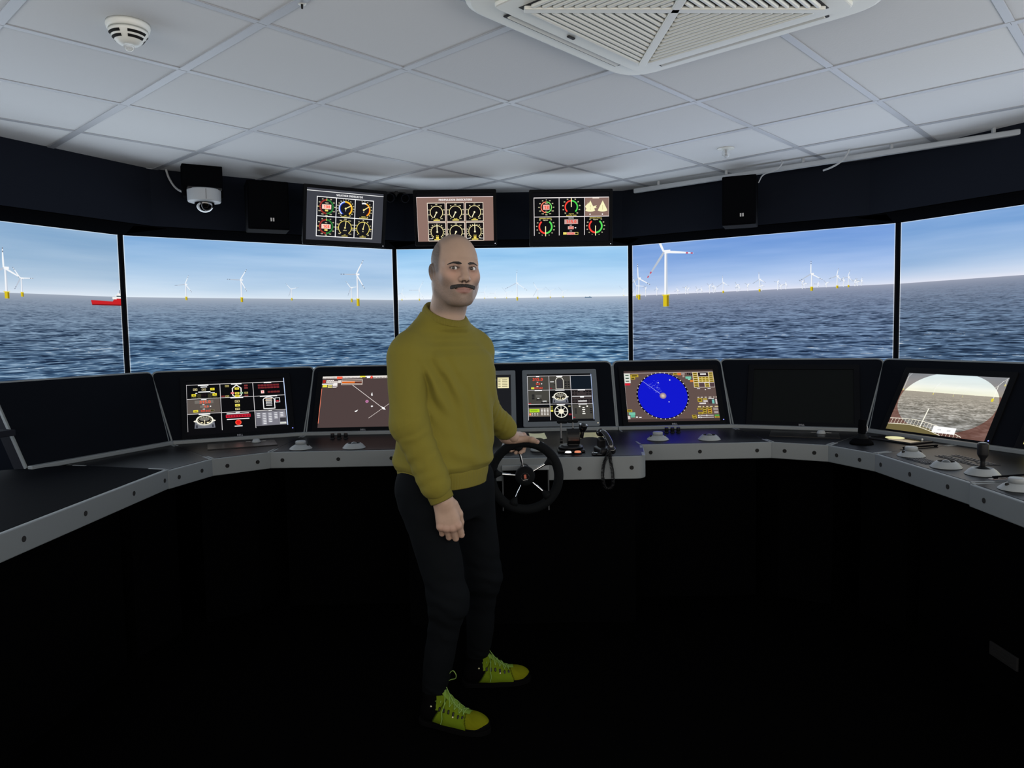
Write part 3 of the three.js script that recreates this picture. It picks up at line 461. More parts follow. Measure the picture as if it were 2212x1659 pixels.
function conningSheet() {
  const [c, x] = sheet('#08080b'); const X = [0, 236, 474, 704], Y = [34, 152, 276, 410];
  rec(x, 6, 158, 226, 114, '#5b534e'); for (const b of Y.slice(0, 3)) rec(x, 0, b - 2, 710, 4, '#e9e4e4'); for (const a of X.slice(0, 3)) rec(x, a, 34, 4.5, a ? 385 : 385, '#dcd8da'); rec(x, 706, 0, 6, 410, '#c8dcff');
  const H = (px, py, w, h = 9) => rec(x, px - w / 2, py, w, h, '#fff');
  H(120, 34, 74, 10); H(124, 50, 46, 8); cell(x, 50, 66, 26, 16, '#f4e6b0'); cell(x, 110, 68, 26, 16, '#d8cca0'); cell(x, 170, 66, 27, 17, '#f4e23c', '#e8d838'); H(126, 92, 86, 8); H(70, 102, 14, 6); H(184, 102, 30, 6);
  cell(x, 38, 112, 27, 17, '#f4e23c', '#e8d838'); for (const [a, b] of [[74, 112], [152, 114], [74, 132], [152, 134], [38, 132], [186, 134]]) cell(x, a, b, 26, 14, '#5d5a3c', null, 2.4); rec(x, 108, 114, 28, 15, '#3b1a20', 2.4); cell(x, 184, 112, 27, 17, '#f4e23c', '#e8d838');
  H(120, 156, 38, 7); rec(x, 56, 166, 130, 26, '#75706a'); txt(x, '315.0', 128, 180, 32, '#ff5a3a'); H(116, 200, 14, 5); rec(x, 92, 208, 56, 20, '#75706a'); txt(x, '0.0', 136, 219, 24, '#ff5a3a'); rec(x, 160, 214, 9, 8, '#fff'); H(118, 236, 16, 5); cell(x, 46, 246, 30, 15, '#f4e23c', '#cfc23a'); txt(x, '121242', 128, 254, 21, '#ff4a30'); cell(x, 162, 246, 26, 13, '#b0a888', '#26241e', 2);
  H(120, 276, 80, 9); compassPicture(x, 120, 332, 1.12);
  H(356, 34, 76, 9); x.strokeStyle = '#f2eee6'; x.lineWidth = 8; x.beginPath(); x.moveTo(326, 136); x.lineTo(326, 76); x.lineTo(356, 48); x.lineTo(388, 76); x.lineTo(388, 136); x.quadraticCurveTo(356, 158, 326, 136); x.stroke();
  cell(x, 276, 48, 25, 13, '#d8c878'); cell(x, 344, 72, 28, 15, '#f4e23c', '#e8dc60'); cell(x, 344, 112, 28, 15, '#f4e23c', '#e8dc60'); cell(x, 344, 136, 28, 14, '#f4e23c', '#cfc23a'); cell(x, 414, 50, 22, 11, '#a8404a', '#7a2a34', 2); cell(x, 414, 72, 22, 11, '#a8404a', '#7a2a34', 2); cell(x, 314, 110, 22, 12, '#ff5060', '#ff9aa0', 2); cell(x, 378, 112, 22, 12, '#60a070', '#c8e8cc', 2); cell(x, 412, 112, 24, 13, '#d8c878', '#8a8250', 2); cell(x, 412, 138, 24, 9, '#a8404a', '#5a2028', 2); cell(x, 246, 136, 22, 8, '#a8404a', '#7a2a34', 2); cell(x, 274, 136, 24, 12, '#d8c878', null, 3);
  H(354, 152, 92, 9); cell(x, 340, 180, 30, 16, '#f0e2a0'); cell(x, 340, 212, 31, 18, '#f4e860', '#ecdf66'); cell(x, 340, 246, 29, 14, '#f0e2a0');
  H(354, 274, 30, 9); H(354, 286, 160, 7); rec(x, 268, 298, 176, 24, '#d02238'); for (let k = 0; k < 9; k++) rec(x, 274 + k * 19, 303, 14, 14, '#8a1626'); H(354, 332, 160, 7); x.fillStyle = '#ff5038'; x.beginPath(); x.arc(354, 364, 22, 0, 7); x.fill(); x.fillStyle = '#e01818'; x.beginPath(); x.arc(354, 364, 15, 0, 7); x.fill(); H(354, 390, 56, 8);
  H(586, 34, 56, 8); for (let r = 0; r < 2; r++) for (let k = 0; k < 7; k++) cell(x, 514 + k * 23, 54 + r * 20, 17, 12, '#a03040', '#641c28', 2); rec(x, 532, 104, 24, 26, '#ffd8d4'); rec(x, 540, 111, 9, 12, '#ff8080'); for (let k = 0; k < 4; k++) cell(x, 584 + k * 23, 114, 17, 12, '#a03040', '#641c28', 2);
  H(586, 152, 128, 8); x.strokeStyle = '#fff'; x.lineWidth = 6; x.beginPath(); x.moveTo(544, 262); x.lineTo(544, 184); x.quadraticCurveTo(556, 164, 584, 164); x.quadraticCurveTo(614, 164, 626, 184); x.lineTo(626, 262); x.closePath(); x.stroke(); for (let k = 0; k < 4; k++) rec(x, 564, 174 + k * 14, 42, 8, '#fff', 3); H(585, 232, 44, 6); rec(x, 558, 176, 54, 3, '#e0a060'); rec(x, 558, 192, 54, 3, '#d8b070'); x.lineWidth = 4; rec(x, 632, 174, 34, 38, '#fff', 4); rec(x, 640, 196, 18, 10, '#d83040');
  rec(x, 480, 282, 222, 122, '#76757d'); for (const [a, b, w, h, col] of [[482, 296, 36, 104, '#6a6972'], [524, 296, 36, 104, '#8a8992'], [566, 296, 78, 104, '#7c7b85'], [650, 296, 50, 104, '#8b8a93']]) rec(x, a, b, w, h, col); rec(x, 656, 346, 44, 32, '#3a393f');
  for (const [a, n] of [[486, 3], [528, 7], [570, 6], [612, 4], [656, 3]]) for (let k = 0; k < n; k++) { rec(x, a, 298 + k * 14, 31, 10, '#a6a6b0'); rec(x, a + 6, 301 + k * 14, 19, 4, '#ffffff'); } H(590, 276, 26, 5); rec(x, 654, 384, 46, 12, '#dfe2d8');
  return c;
}
function chartSheet() {
  const [c, x] = sheet('#4e403f'); rec(x, 0, 0, DW, 12, '#f6f0ea'); rec(x, 0, 12, 320, 10, '#dcd2cc'); for (let k = 0; k < 30; k++) rec(x, 6 + k * 11, 14, 7, 5, k % 5 ? '#40332f' : '#8a7d78'); rec(x, 116, 4, 44, 22, '#ff6a4e'); rec(x, 300, 1, 44, 13, '#f2ea4a'); rec(x, 356, 1, 26, 22, '#fff'); rec(x, 386, 4, 16, 22, '#ff5a48'); rec(x, 408, 10, 310, 15, '#e6ded8'); for (let k = 0; k < 26; k++) rec(x, 412 + k * 12, 13, 7, 8, '#4a3c38');
  rec(x, 6, 34, 22, 26, '#b02a20'); rec(x, 34, 34, 60, 26, '#e8e0da'); for (let k = 0; k < 8; k++) rec(x, 37 + k * 7, 38 + (k % 2) * 9, 5, 6, '#3a2c2a'); rec(x, 92, 44, 34, 50, '#d6cdc8'); rec(x, 128, 38, 24, 24, '#e8e0d8'); rec(x, 156, 34, 168, 46, '#f6e6da'); rec(x, 160, 38, 160, 6, '#2c1c18'); rec(x, 160, 50, 160, 16, '#d8661c'); rec(x, 262, 50, 58, 16, '#5a2412'); rec(x, 160, 70, 160, 6, '#2c1c18'); rec(x, 2, 66, 120, 8, '#fff'); rec(x, 8, 78, 36, 20, '#f2ea4a'); rec(x, 50, 80, 34, 22, '#e6dc80'); rec(x, 88, 76, 32, 26, '#e8e2e2'); rec(x, 54, 88, 66, 5, '#6a5c58');
  rec(x, 2, 110, 4, 300, '#ff8a6c'); lin(x, 244, 80, 498, 286, '#f2eae6', 4); lin(x, 394, 372, 604, 208, '#e8dfda', 3.4); x.fillStyle = '#fff'; x.beginPath(); x.moveTo(486, 272); x.lineTo(514, 284); x.lineTo(524, 304); x.lineTo(500, 298); x.fill();
  x.fillStyle = '#c080a8'; x.beginPath(); x.arc(372, 228, 13, 0, 7); x.fill(); x.fillStyle = '#a86090'; x.beginPath(); x.arc(372, 228, 6, 0, 7); x.fill(); x.fillStyle = '#fff'; x.beginPath(); x.moveTo(408, 148); x.lineTo(414, 178); x.lineTo(404, 180); x.lineTo(400, 166); x.fill(); x.beginPath(); x.moveTo(414, 262); x.lineTo(424, 270); x.lineTo(414, 280); x.lineTo(404, 270); x.fill(); x.beginPath(); x.moveTo(280, 310); x.lineTo(308, 298); x.lineTo(296, 316); x.lineTo(284, 318); x.fill(); x.beginPath(); x.arc(598, 100, 6, 0, 7); x.fill();
  for (const [a, b] of [[640, 250], [662, 320], [620, 150]]) { x.fillStyle = '#efe6e2'; x.beginPath(); x.arc(a, b, 4, 0, 7); x.fill(); }
  return c;
}
function routeSheet() {
  const [c, x] = sheet('#1b1c20', 560, 448); for (const b of [40, 80]) rec(x, 372, b, 60, 20, '#eceae0'); rec(x, 444, 24, 96, 102, '#efe6b8'); rec(x, 444, 24, 96, 12, '#d8cfa2'); for (let k = 0; k < 5; k++) { rec(x, 450, 46 + k * 15, 20, 5, '#57523a'); rec(x, 482, 46 + k * 15, 46, 5, '#6a6446'); } rec(x, 478, 380, 66, 56, '#efe8b8'); rec(x, 506, 412, 34, 14, '#585030'); rec(x, 30, 60, 120, 90, '#2c2e34'); lin(x, 60, 380, 330, 170, '#98a0a8', 3);
  return c;
}
function steeringSheet() {
  const [c, x] = sheet('#0b0c0f', 560, 448); const X = [4, 188, 372, 552], Y = [18, 152, 284];
  const F = '#45433e'; rec(x, 6, 20, 182, 128, F); rec(x, 192, 20, 180, 128, F); rec(x, 376, 20, 176, 128, '#111a24'); rec(x, 6, 158, 182, 124, F); rec(x, 376, 158, 176, 126, '#3c3435'); rec(x, 376, 290, 176, 132, F);
  for (const b of Y) rec(x, 4, b - 2, 548, 4, '#e6e2e4'); for (const a of X.slice(0, 3)) rec(x, a, 18, 4, 412, '#dcdadf'); rec(x, 550, 4, 5, 426, '#b8ccf4');
  const H = (px, py, w, h = 8) => rec(x, px - w / 2, py, w, h, '#fff'); H(94, 20, 28, 6); txt(x, '315.0', 94, 50, 36, '#ff4a34'); H(92, 74, 12, 5); txt(x, '0.0', 96, 92, 26, '#ff4a34'); rec(x, 122, 88, 9, 8, '#fff'); H(90, 114, 16, 6); rec(x, 36, 124, 26, 18, '#d8d84a'); txt(x, '121242', 96, 133, 23, '#ff4a34'); H(96, 152, 62, 8);
  for (let k = 0; k < 3; k++) rec(x, 40, 192 + k * 17, 22, 10, '#17171a'); rec(x, 72, 196, 50, 24, '#5c5a56'); H(94, 226, 18, 5); for (let k = 0; k < 2; k++) rec(x, 76 + k * 26, 238, 20, 9, '#17171a'); H(146, 252, 34, 6); for (let k = 0; k < 3; k++) rec(x, 116 + k * 24, 264, 20, 9, '#17171a'); rec(x, 10, 272, 22, 8, '#b02838');
  rec(x, 8, 314, 180, 82, '#6f675c'); rec(x, 16, 326, 84, 30, '#b8e028'); rec(x, 24, 334, 60, 14, '#8ab81e'); rec(x, 14, 366, 14, 18, '#ff9a70'); for (let k = 0; k < 3; k++) for (let r = 0; r < 2; r++) rec(x, 34 + k * 22, 366 + r * 12, 10, 6, '#f0ece4'); for (let r = 0; r < 5; r++) for (let k = 0; k < 3; k++) rec(x, 112 + k * 24, 324 + r * 13, 16, 7, '#f0ece4');
  H(280, 20, 52, 9); x.strokeStyle = '#f4f0e4'; x.lineWidth = 5; x.beginPath(); x.moveTo(248, 142); x.lineTo(248, 62); x.quadraticCurveTo(254, 34, 280, 34); x.quadraticCurveTo(306, 34, 312, 62); x.lineTo(312, 142); x.closePath(); x.stroke(); rec(x, 256, 54, 48, 82, '#38373a'); H(216, 72, 32, 6); rec(x, 228, 100, 14, 7, '#222'); for (let r = 0; r < 3; r++) for (let k = 0; k < 2; k++) rec(x, 324 + k * 24, 74 + r * 22, 16, 11, '#1b1b1e'); rec(x, 196, 132, 18, 8, '#902430');
  H(280, 150, 78, 9); compassPicture(x, 280, 214, 1.05);
  H(282, 284, 70, 8); x.fillStyle = '#f4f1e2'; x.beginPath(); x.arc(282, 352, 58, 0, 7); x.fill(); x.fillStyle = '#0e0e10'; x.beginPath(); x.arc(282, 352, 50, 0, 7); x.fill(); for (let k = 0; k < 8; k++) lin(x, 282 + Math.cos(k * 0.785) * 22, 352 + Math.sin(k * 0.785) * 22, 282 + Math.cos(k * 0.785) * 50, 352 + Math.sin(k * 0.785) * 50, '#f4f1e2', 5); arc(x, 282, 352, 36, 0, 360, '#e8e4d4', 5); x.fillStyle = '#f6f0d8'; x.beginPath(); x.arc(282, 352, 23, 0, 7); x.fill();
  rec(x, 194, 302, 20, 12, '#8f8a40'); rec(x, 194, 320, 20, 14, '#6f7020'); rec(x, 194, 338, 21, 16, '#e8e060'); rec(x, 342, 300, 20, 12, '#8f8a68'); rec(x, 344, 374, 24, 14, '#8a2a34');
  H(462, 152, 62, 8); for (let k = 0; k < 7; k++) { if (k !== 3) rec(x, 382 + k * 24, 168, 17, 10, '#131214'); } for (const k of [0, 1, 5, 6]) rec(x, 382 + k * 24, 190, 17, 10, '#131214'); H(462, 212, 164, 6); H(464, 218, 32, 9); for (let k = 0; k < 7; k++) { rec(x, 382 + k * 24, 244, 17, 10, '#131214'); if (k < 2 || k > 4) rec(x, 382 + k * 24, 266, 17, 10, '#131214'); } H(466, 256, 74, 8);
  H(466, 284, 72, 8); rec(x, 432, 302, 13, 13, '#f4f2ea'); rec(x, 496, 302, 13, 13, '#f4f2ea'); for (let k = 0; k < 4; k++) rec(x, 462 - (k % 2) * 4, 316 + k * 18, 18 + (k % 2) * 8, 10, '#f4f2ea'); for (let k = 0; k < 3; k++) { rec(x, 396, 328 + k * 18, 17, 10, '#1a1a1c'); rec(x, 524, 328 + k * 18, 17, 10, '#1a1a1c'); } rec(x, 380, 406, 16, 8, '#a02a38');
  return c;
}
function radarSheet() {
  const [c, x] = sheet('#695651'); rec(x, 0, 0, DW, 20, '#493a38'); rec(x, 0, 424, DW, 26, '#4a3c3a'); rec(x, 0, 20, DW, 4, '#d8c8c4'); rec(x, 0, 20, 4, 404, '#f0e4de');
  const cx = 294, cy = 224, R = 196; x.fillStyle = '#130d16'; x.beginPath(); x.ellipse(cx, cy, R + 11, R + 4, 0, 0, 7); x.fill(); x.fillStyle = '#1018dc'; x.beginPath(); x.arc(cx, cy, R - 1, 0, 7); x.fill(); arc(x, cx, cy, R - 1, 0, 360, '#a8a8ff', 4);
  marks(x, cx, cy, R + 1, 0, 350, 36, 9, 7, '#f6f4f4'); for (let k = 1; k < 6; k++) arc(x, cx + 1, cy + 2, k * 33, 0, 360, '#b8bcff', 3.6); lin(x, cx, cy, cx - 150, cy - 132, '#b8c0ff', 3);
  const g = x.createRadialGradient(cx + 2, cy + 2, 2, cx + 2, cy + 2, 29); g.addColorStop(0, '#f2e2cc'); g.addColorStop(0.6, '#b49a9a'); g.addColorStop(0.9, '#7a6ab0'); g.addColorStop(1, 'rgba(40,30,190,0)'); x.fillStyle = g; x.beginPath(); x.arc(cx + 2, cy + 2, 30, 0, 7); x.fill();
  for (let k = 0; k < 70; k++) { const a = (-62 + rnd() * 52) * Math.PI / 180, r = 40 + rnd() * 110; x.fillStyle = '#aab0ff'; x.fillRect(cx + Math.sin(a) * r, cy - Math.cos(a) * r, 3, 3); } x.fillStyle = '#fff'; for (const [a, b, s] of [[-28, -118, 8], [66, -140, 9], [40, 52, 8]]) x.fillRect(cx + a, cy + b, s, s);
  const Yb = (a, b, w, h, col = '#c8ac38', f = '#3a3210') => { rec(x, a, b, w, h, col); rec(x, a + w * 0.18, b + h * 0.3, w * 0.64, h * 0.4, f); };
  rec(x, 2, 26, 50, 84, '#f2f0e6'); for (let k = 0; k < 3; k++) { rec(x, 8, 32 + k * 26, 38, 16, '#d8e8d8'); rec(x, 14, 37 + k * 26, 26, 8, '#23382c'); } rec(x, 4, 112, 42, 18, '#e82438'); Yb(54, 34, 64, 24); Yb(54, 58, 36, 20); Yb(2, 340, 40, 22); rec(x, 14, 364, 50, 22, '#7fd0b4'); rec(x, 26, 386, 34, 22, '#6cc0a4'); rec(x, 4, 394, 18, 28, '#e6dcd8'); rec(x, 66, 400, 16, 10, '#fff'); rec(x, 92, 404, 18, 8, '#fff');
  Yb(398, 26, 34, 18); rec(x, 432, 26, 28, 22, '#e87c3c'); rec(x, 462, 32, 28, 10, '#d8c8c4'); rec(x, 470, 48, 16, 18, '#b8a8a0'); for (let k = 0; k < 3; k++) rec(x, 510 + k * 14, 28 + k * 3, 10, 16, '#171316'); rec(x, 492, 60, 46, 20, '#7fd0b4'); rec(x, 510, 80, 20, 12, '#a0e0c8'); rec(x, 524, 92, 34, 18, '#e08838'); 
  rec(x, 550, 22, 166, 138, '#efe6dc'); rec(x, 596, 26, 80, 36, '#2a1a1c'); rec(x, 612, 34, 48, 14, '#f4f0ee'); for (let k = 0; k < 5; k++) { Yb(553, 26 + k * 18, 38, 16); if (k < 5) Yb(680, 26 + k * 18, 34, 16); } for (let r = 0; r < 3; r++) for (let k = 0; k < 3; k++) Yb(597 + k * 27, 64 + r * 16, 26, 15, '#d8bc3c', '#4a3e10'); rec(x, 592, 118, 44, 38, '#5a4648'); rec(x, 678, 118, 36, 38, '#5a4648'); Yb(553, 120, 36, 17); Yb(553, 139, 36, 17); Yb(640, 120, 34, 17); Yb(640, 139, 34, 17); rec(x, 572, 166, 24, 6, '#fff'); rec(x, 656, 166, 24, 6, '#fff'); rec(x, 632, 176, 10, 6, '#fff');
  for (const [a, w] of [[566, 14], [592, 16], [622, 16], [654, 22], [690, 10], [708, 10]]) rec(x, a, 242, w, 6, '#f4ecdc'); Yb(564, 254, 36, 30); rec(x, 606, 256, 34, 10, '#d8c050'); rec(x, 608, 272, 34, 14, '#e6dedc'); rec(x, 574, 292, 52, 12, '#efe8e6'); rec(x, 650, 256, 52, 44, '#4a3a3c'); rec(x, 650, 256, 44, 5, '#fff'); rec(x, 676, 266, 18, 34, '#7fd0c4'); for (let k = 0; k < 5; k++) rec(x, 702, 262 + k * 9, 14, 6, '#f0e8e8');
  for (const [a, w] of [[560, 24], [596, 12], [624, 16], [654, 20], [690, 30]]) rec(x, a, 322, w, 7, '#f0e0a8'); for (let r = 0; r < 3; r++) { Yb(592, 334 + r * 18, 34, 16); Yb(632, 334 + r * 18, 32, 16, r === 1 ? '#e09a30' : '#d8b838'); } Yb(552, 336, 34, 18); Yb(556, 372, 34, 18); rec(x, 676, 336, 38, 22, '#a89a94'); rec(x, 680, 366, 32, 18, '#b8a8a8'); Yb(504, 394, 34, 15); Yb(506, 410, 34, 14); rec(x, 550, 396, 12, 10, '#fff'); rec(x, 568, 398, 104, 5, '#fff'); rec(x, 616, 394, 6, 14, '#fff'); rec(x, 550, 411, 12, 10, '#fff'); rec(x, 566, 414, 106, 5, '#fff'); rec(x, 568, 409, 6, 14, '#fff'); rec(x, 680, 396, 36, 10, '#48c048'); Yb(680, 409, 36, 13);
  return c;
}
function binocularSheet() {
  const [c, x] = sheet('#8a7a80'); const im = x.createImageData(DW, DH), d = im.data, hz = 0.31;
  for (let j = 0; j < DH; j++) for (let i = 0; i < DW; i++) {
    const u = i / DW, v = j / DH, o = (j * DW + i) * 4, inC = ((u - 0.5) / 0.49) ** 2 + ((v - 0.46) / 0.50) ** 2 < 1; let q;
    if (v < hz) { const t = v / hz, cl = fbm(u * 3, v * 14, 3) - 0.5; q = [214 + 36 * t + cl * 22, 230 + 18 * t + cl * 18, 234 + 0 * t + cl * 16]; if (t > 0.6) q[2] -= 14 * (t - 0.6) * 2; }
    else { const e = v - hz, L = Math.log(e + 0.02) * 8, X = (u - 0.5) / (e + 0.12); const n = fbm(X * 6 + L, L * 2.6, 3) - 0.5, m = fbm(X * 20, L * 8, 2) - 0.5; const k = Math.min(1, e * 5); q = [168 + (n * 130 + m * 110) * k, 160 + (n * 125 + m * 110) * k, 146 + (n * 120 + m * 110) * k]; const g = Math.min(1, e * 1.6); q = q.map((b, z) => b * (1 - g * [0.22, 0.18, 0.12][z])); }
    if (!inC) { q = v < hz ? q.map((b, z) => b * [0.62, 0.59, 0.6][z]) : q.map((b, z) => b * 0.3 + [88, 52, 44][z] * 0.85); }
    for (let z = 0; z < 3; z++) d[o + z] = Math.max(0, Math.min(255, q[z])); d[o + 3] = 255;
  }
  x.putImageData(im, 0, 0);
  const T = (u, h, b, s, al) => { x.globalAlpha = al; lin(x, u, h, u, b, '#fffef4', s); lin(x, u, h, u + 22, h - 34, '#fff', s * 0.8); lin(x, u, h, u - 18, h + 20, '#e8e4d8', s * 0.8); rec(x, u - s, b - 12, s * 2, 14, '#e8d860'); x.globalAlpha = 1; };
  T(250, 96, 156, 3, 0.8); T(396, 112, 160, 2, 0.6); T(460, 126, 158, 1.6, 0.5); T(664, 60, 168, 4, 0.9); T(10, 30, 138, 3, 0.8); T(704, 10, 60, 5, 0.6); rec(x, 654, 152, 16, 22, '#e6d63c'); for (const q of [120, 170, 330, 540, 600]) rec(x, q, 136, 2, 6, '#fff8e8');
  x.fillStyle = '#6e6440'; x.beginPath(); x.moveTo(0, 404); x.quadraticCurveTo(180, 372, 330, 410); x.lineTo(420, 450); x.lineTo(0, 450); x.fill();
  x.strokeStyle = '#fdf8e6'; x.lineWidth = 4; const top = (s) => [s * 560, 366 - Math.sin(Math.min(1, s * 1.9 + 0.25) * Math.PI * 0.5) * 14 + Math.pow(Math.max(0, s - 0.3), 1.7) * 160], bot = (s) => [s * 560, 408 - Math.sin(Math.min(1, s * 1.9 + 0.25) * Math.PI * 0.5) * 14 + Math.pow(Math.max(0, s - 0.28), 1.6) * 180];
  for (const f of [top, bot]) { x.beginPath(); for (let k = 0; k <= 30; k++) { const p = f(k / 30); k ? x.lineTo(...p) : x.moveTo(...p); } x.stroke(); } for (let k = 1; k < 22; k++) { const p = top(k / 22), q = bot(k / 22); lin(x, p[0], p[1], q[0] - 4, q[1], '#f8f0dc', 3); }
  lin(x, 262, 262, 252, 402, '#fffcec', 8); rec(x, 348, 382, 160, 46, '#ffffff'); txt(x, 'x10', 396, 404, 15, '#8a8a8a', false); txt(x, 'x20', 462, 404, 15, '#8a8a8a', false);
  return c;
}
function yellowChartSheet() { const [c, x] = sheet('#d8cc86'); for (let k = 0; k < 60; k++) { x.fillStyle = 'rgba(150,140,90,.5)'; x.fillRect(rnd() * DW, rnd() * DH, 10 + rnd() * 30, 2 + rnd() * 4); } for (let k = 0; k < 10; k++) { x.fillStyle = '#6b6a50'; x.fillRect(60 + rnd() * 300, 300 + rnd() * 110, 12, 5); } x.fillStyle = '#b8c8c0'; x.beginPath(); x.arc(500, 200, 120, 0, 7); x.fill(); return c; }
// rack displays set into the tilted console panels
function rackMonitor(label, panelAt, yaw, sx, c, o = {}) {
  const w = o.w || 0.518, h = o.h || 0.324, up = o.up ?? 0.192;
  const t = thing('monitor', label, 'monitor'), cs = Math.cos(yaw), sn = Math.sin(yaw), s30 = Math.sin(-TILT), c30 = Math.cos(-TILT);
  t.rotation.set(TILT, yaw, 0, 'YXZ');
  const along = up, out = -0.006;   // along the slope, and out of it
  const lz = -along * s30 + out * c30, ly = DY + 0.012 + along * c30 + out * s30;
  t.position.set(panelAt[0] + sx * cs + lz * sn, ly, panelAt[1] - sx * sn + lz * cs);
  const b = o.bezel || 0.026, grey = o.grey, bm = grey ? M.greyBezel : M.bezel;
  const ring = rpoly([[-w / 2 - b, -h / 2 - b * (grey ? 1.15 : 1.1), 0.008], [w / 2 + b, -h / 2 - b * (grey ? 1.15 : 1.1), 0.008], [w / 2 + b, h / 2 + b, 0.008], [-w / 2 - b, h / 2 + b, 0.008]]);
  ring.holes.push(new THREE.Path([[-1, -1], [-1, 1], [1, 1], [1, -1]].map(([p, q]) => new THREE.Vector2(p * w / 2, q * h / 2))));
  part('bezel', extrude(ring, 0.008, 0.0015), bm, t, [0, 0, 0]);
  const m = part('screen', new THREE.PlaneGeometry(w, h), c ? display(c, o.k || 1) : M.offScreen, t, [0, 0, 0.004]);
  part('backing', box(w + 0.01, h + 0.01, 0.006), M.bezel, t, [0, 0, 0.0002]);
  if (!grey) part('logo', lettering('DELL', 0.0095), std(0.3, 0.3, 0.32, 0.4, 0.5), t, [0, -h / 2 - b * 0.58, 0.0095]);
  if (c) part('power_light', new THREE.SphereGeometry(0.003, 8, 6), o.led || glow(0.25, 0.28, 1, 1.6), t, [w / 2 + b * 0.62, -h / 2 - b * (grey ? 0.5 : -0.25), 0.0095]);
  if (c && o.light) areaLight(t, w * 0.95, h * 0.95, o.light, o.lk || MONITOR_LIGHT, [0, 0, 0.007]);
  return t;
}
const warm = glow(1, 0.85, 0.6, 1.2);
rackMonitor('console monitor with nine instrument fields and a red 315.0 heading', [-1.469, -3.92], Y22, 0.0, conningSheet(), { light: 0x8a8078, lk: 0.25 });
rackMonitor('console monitor with a plain brown sea chart and white course lines', [-0.838, -4.05], 0, 0.004, chartSheet(), { light: 0x8a6458, lk: 0.45 });
rackMonitor('grey-framed console monitor partly hidden behind the man\'s arm', [0.032, -4.05], 0, -0.225, routeSheet(), { w: 0.376, h: 0.301, bezel: 0.024, grey: 1, led: warm });
rackMonitor('grey-framed console monitor with steering fields, right of the man', [0.032, -4.05], 0, 0.241, steeringSheet(), { w: 0.376, h: 0.301, bezel: 0.024, grey: 1, led: warm, light: 0x80807c, lk: 0.2 });
rackMonitor('console monitor with the round blue radar picture', [0.9025, -4.05], 0, 0.0, radarSheet(), { light: 0x3a34e0, lk: 0.9, k: 0.85 });
rackMonitor('switched-off black console monitor right of the radar', [1.534, -3.92], -Y22, 0.02, null);
rackMonitor('console monitor with a round binocular view of sea and a ship\'s railing', P7C, -Y67, 0.026, binocularSheet(), { light: 0xd8c8b4, lk: 1.1, up: 0.18 });
rackMonitor('console monitor with a yellow chart cut by the right picture edge', P8C, -Y67, 0.012, yellowChartSheet(), { light: 0xd8cc86, lk: 0.8 });
// monitors hung above the screens
function hungMonitor(label, x, y, z, yaw, tilt, c) {
  const t = thing('hanging_monitor', label, 'monitor', [x, y, z]); t.rotation.set(tilt, yaw, 0, 'YXZ');
  const w = 0.518, h = 0.324, b = 0.017, ring = rpoly([[-w / 2 - b, -h / 2 - b * 1.5, 0.008], [w / 2 + b, -h / 2 - b * 1.5, 0.008], [w / 2 + b, h / 2 + b, 0.008], [-w / 2 - b, h / 2 + b, 0.008]]);
  ring.holes.push(new THREE.Path([[-1, -1], [-1, 1], [1, 1], [1, -1]].map(([p, q]) => new THREE.Vector2(p * w / 2, q * h / 2))));
  part('bezel', extrude(ring, 0.012, 0.002), M.bezel, t, [0, 0, -0.006]);
  part('back_shell', rbox(w + 0.02, h + 0.03, 0.045, 0.012), M.bezel, t, [0, -0.004, -0.029]);
  part('screen', new THREE.PlaneGeometry(w, h), display(c), t, [0, 0, -0.002]);
  part('power_light', new THREE.SphereGeometry(0.0028, 8, 6), glow(0.8, 0.85, 1, 1.5), t, [w / 2 + b * 0.4, -h / 2 - b * 0.9, 0.008]);
  part('wall_arm', rbox(0.09, 0.05, 0.6, 0.006), M.blackPlastic, t, [0, 0.02, -0.34], [-tilt, 0, 0]);
  areaLight(t, w * 0.9, h * 0.9, 0x8f7a70, 0.25, [0, 0, 0.012]);
}
hungMonitor('hanging monitor with the weather indicator dials, left of three', -1.058, 2.151, -4.81, 33 * Math.PI / 180, 0.2, weatherSheet());
hungMonitor('hanging monitor with brown propulsion indicators above the man\'s head', -0.362, 2.165, -5.02, 1.7 * Math.PI / 180, 0.25, propulsionSheet());
hungMonitor('hanging monitor with red and green rudder dials, right of three', 0.413, 2.14, -4.95, 1.5 * Math.PI / 180, 0.1, rudderSheet());

// ---------------------------------------------------------------- controls on the desks
const TOP = DY + 0.0016;
const low = (P) => P.map(([r, y]) => [r, y * 0.76]);
const domeProfile = low([[0, 0.03], [0.022, 0.03], [0.029, 0.028], [0.04, 0.02], [0.05, 0.009], [0.0545, 0.003], [0.0545, 0], [0, 0]]);
const bowlProfile = low([[0, 0.012], [0.014, 0.014], [0.024, 0.022], [0.03, 0.031], [0.034, 0.031], [0.043, 0.022], [0.051, 0.01], [0.0555, 0.003], [0.0555, 0], [0, 0]]);
function knobDome(label, x, z, turn = 0) {
  const t = thing('rotary_control', label, 'control knob', [x, TOP, z], turn);
  part('base_dome', lathe(domeProfile.slice().reverse(), 48), M.dome, t);
  part('knob', lathe([[0, 0.02], [0.0255, 0.02], [0.025, 0.036], [0.022, 0.0395], [0, 0.0395]], 40), M.dome, t);
  for (const a of [0.5, -0.5]) part('finger_notch', at(new THREE.SphereGeometry(0.0065, 14, 10), 0.035 * Math.sin(Math.PI / 2 * Math.sign(a)), 0.018, 0.004), M.hole, t, [0, 0, 0], [0, 0, 0]);
}
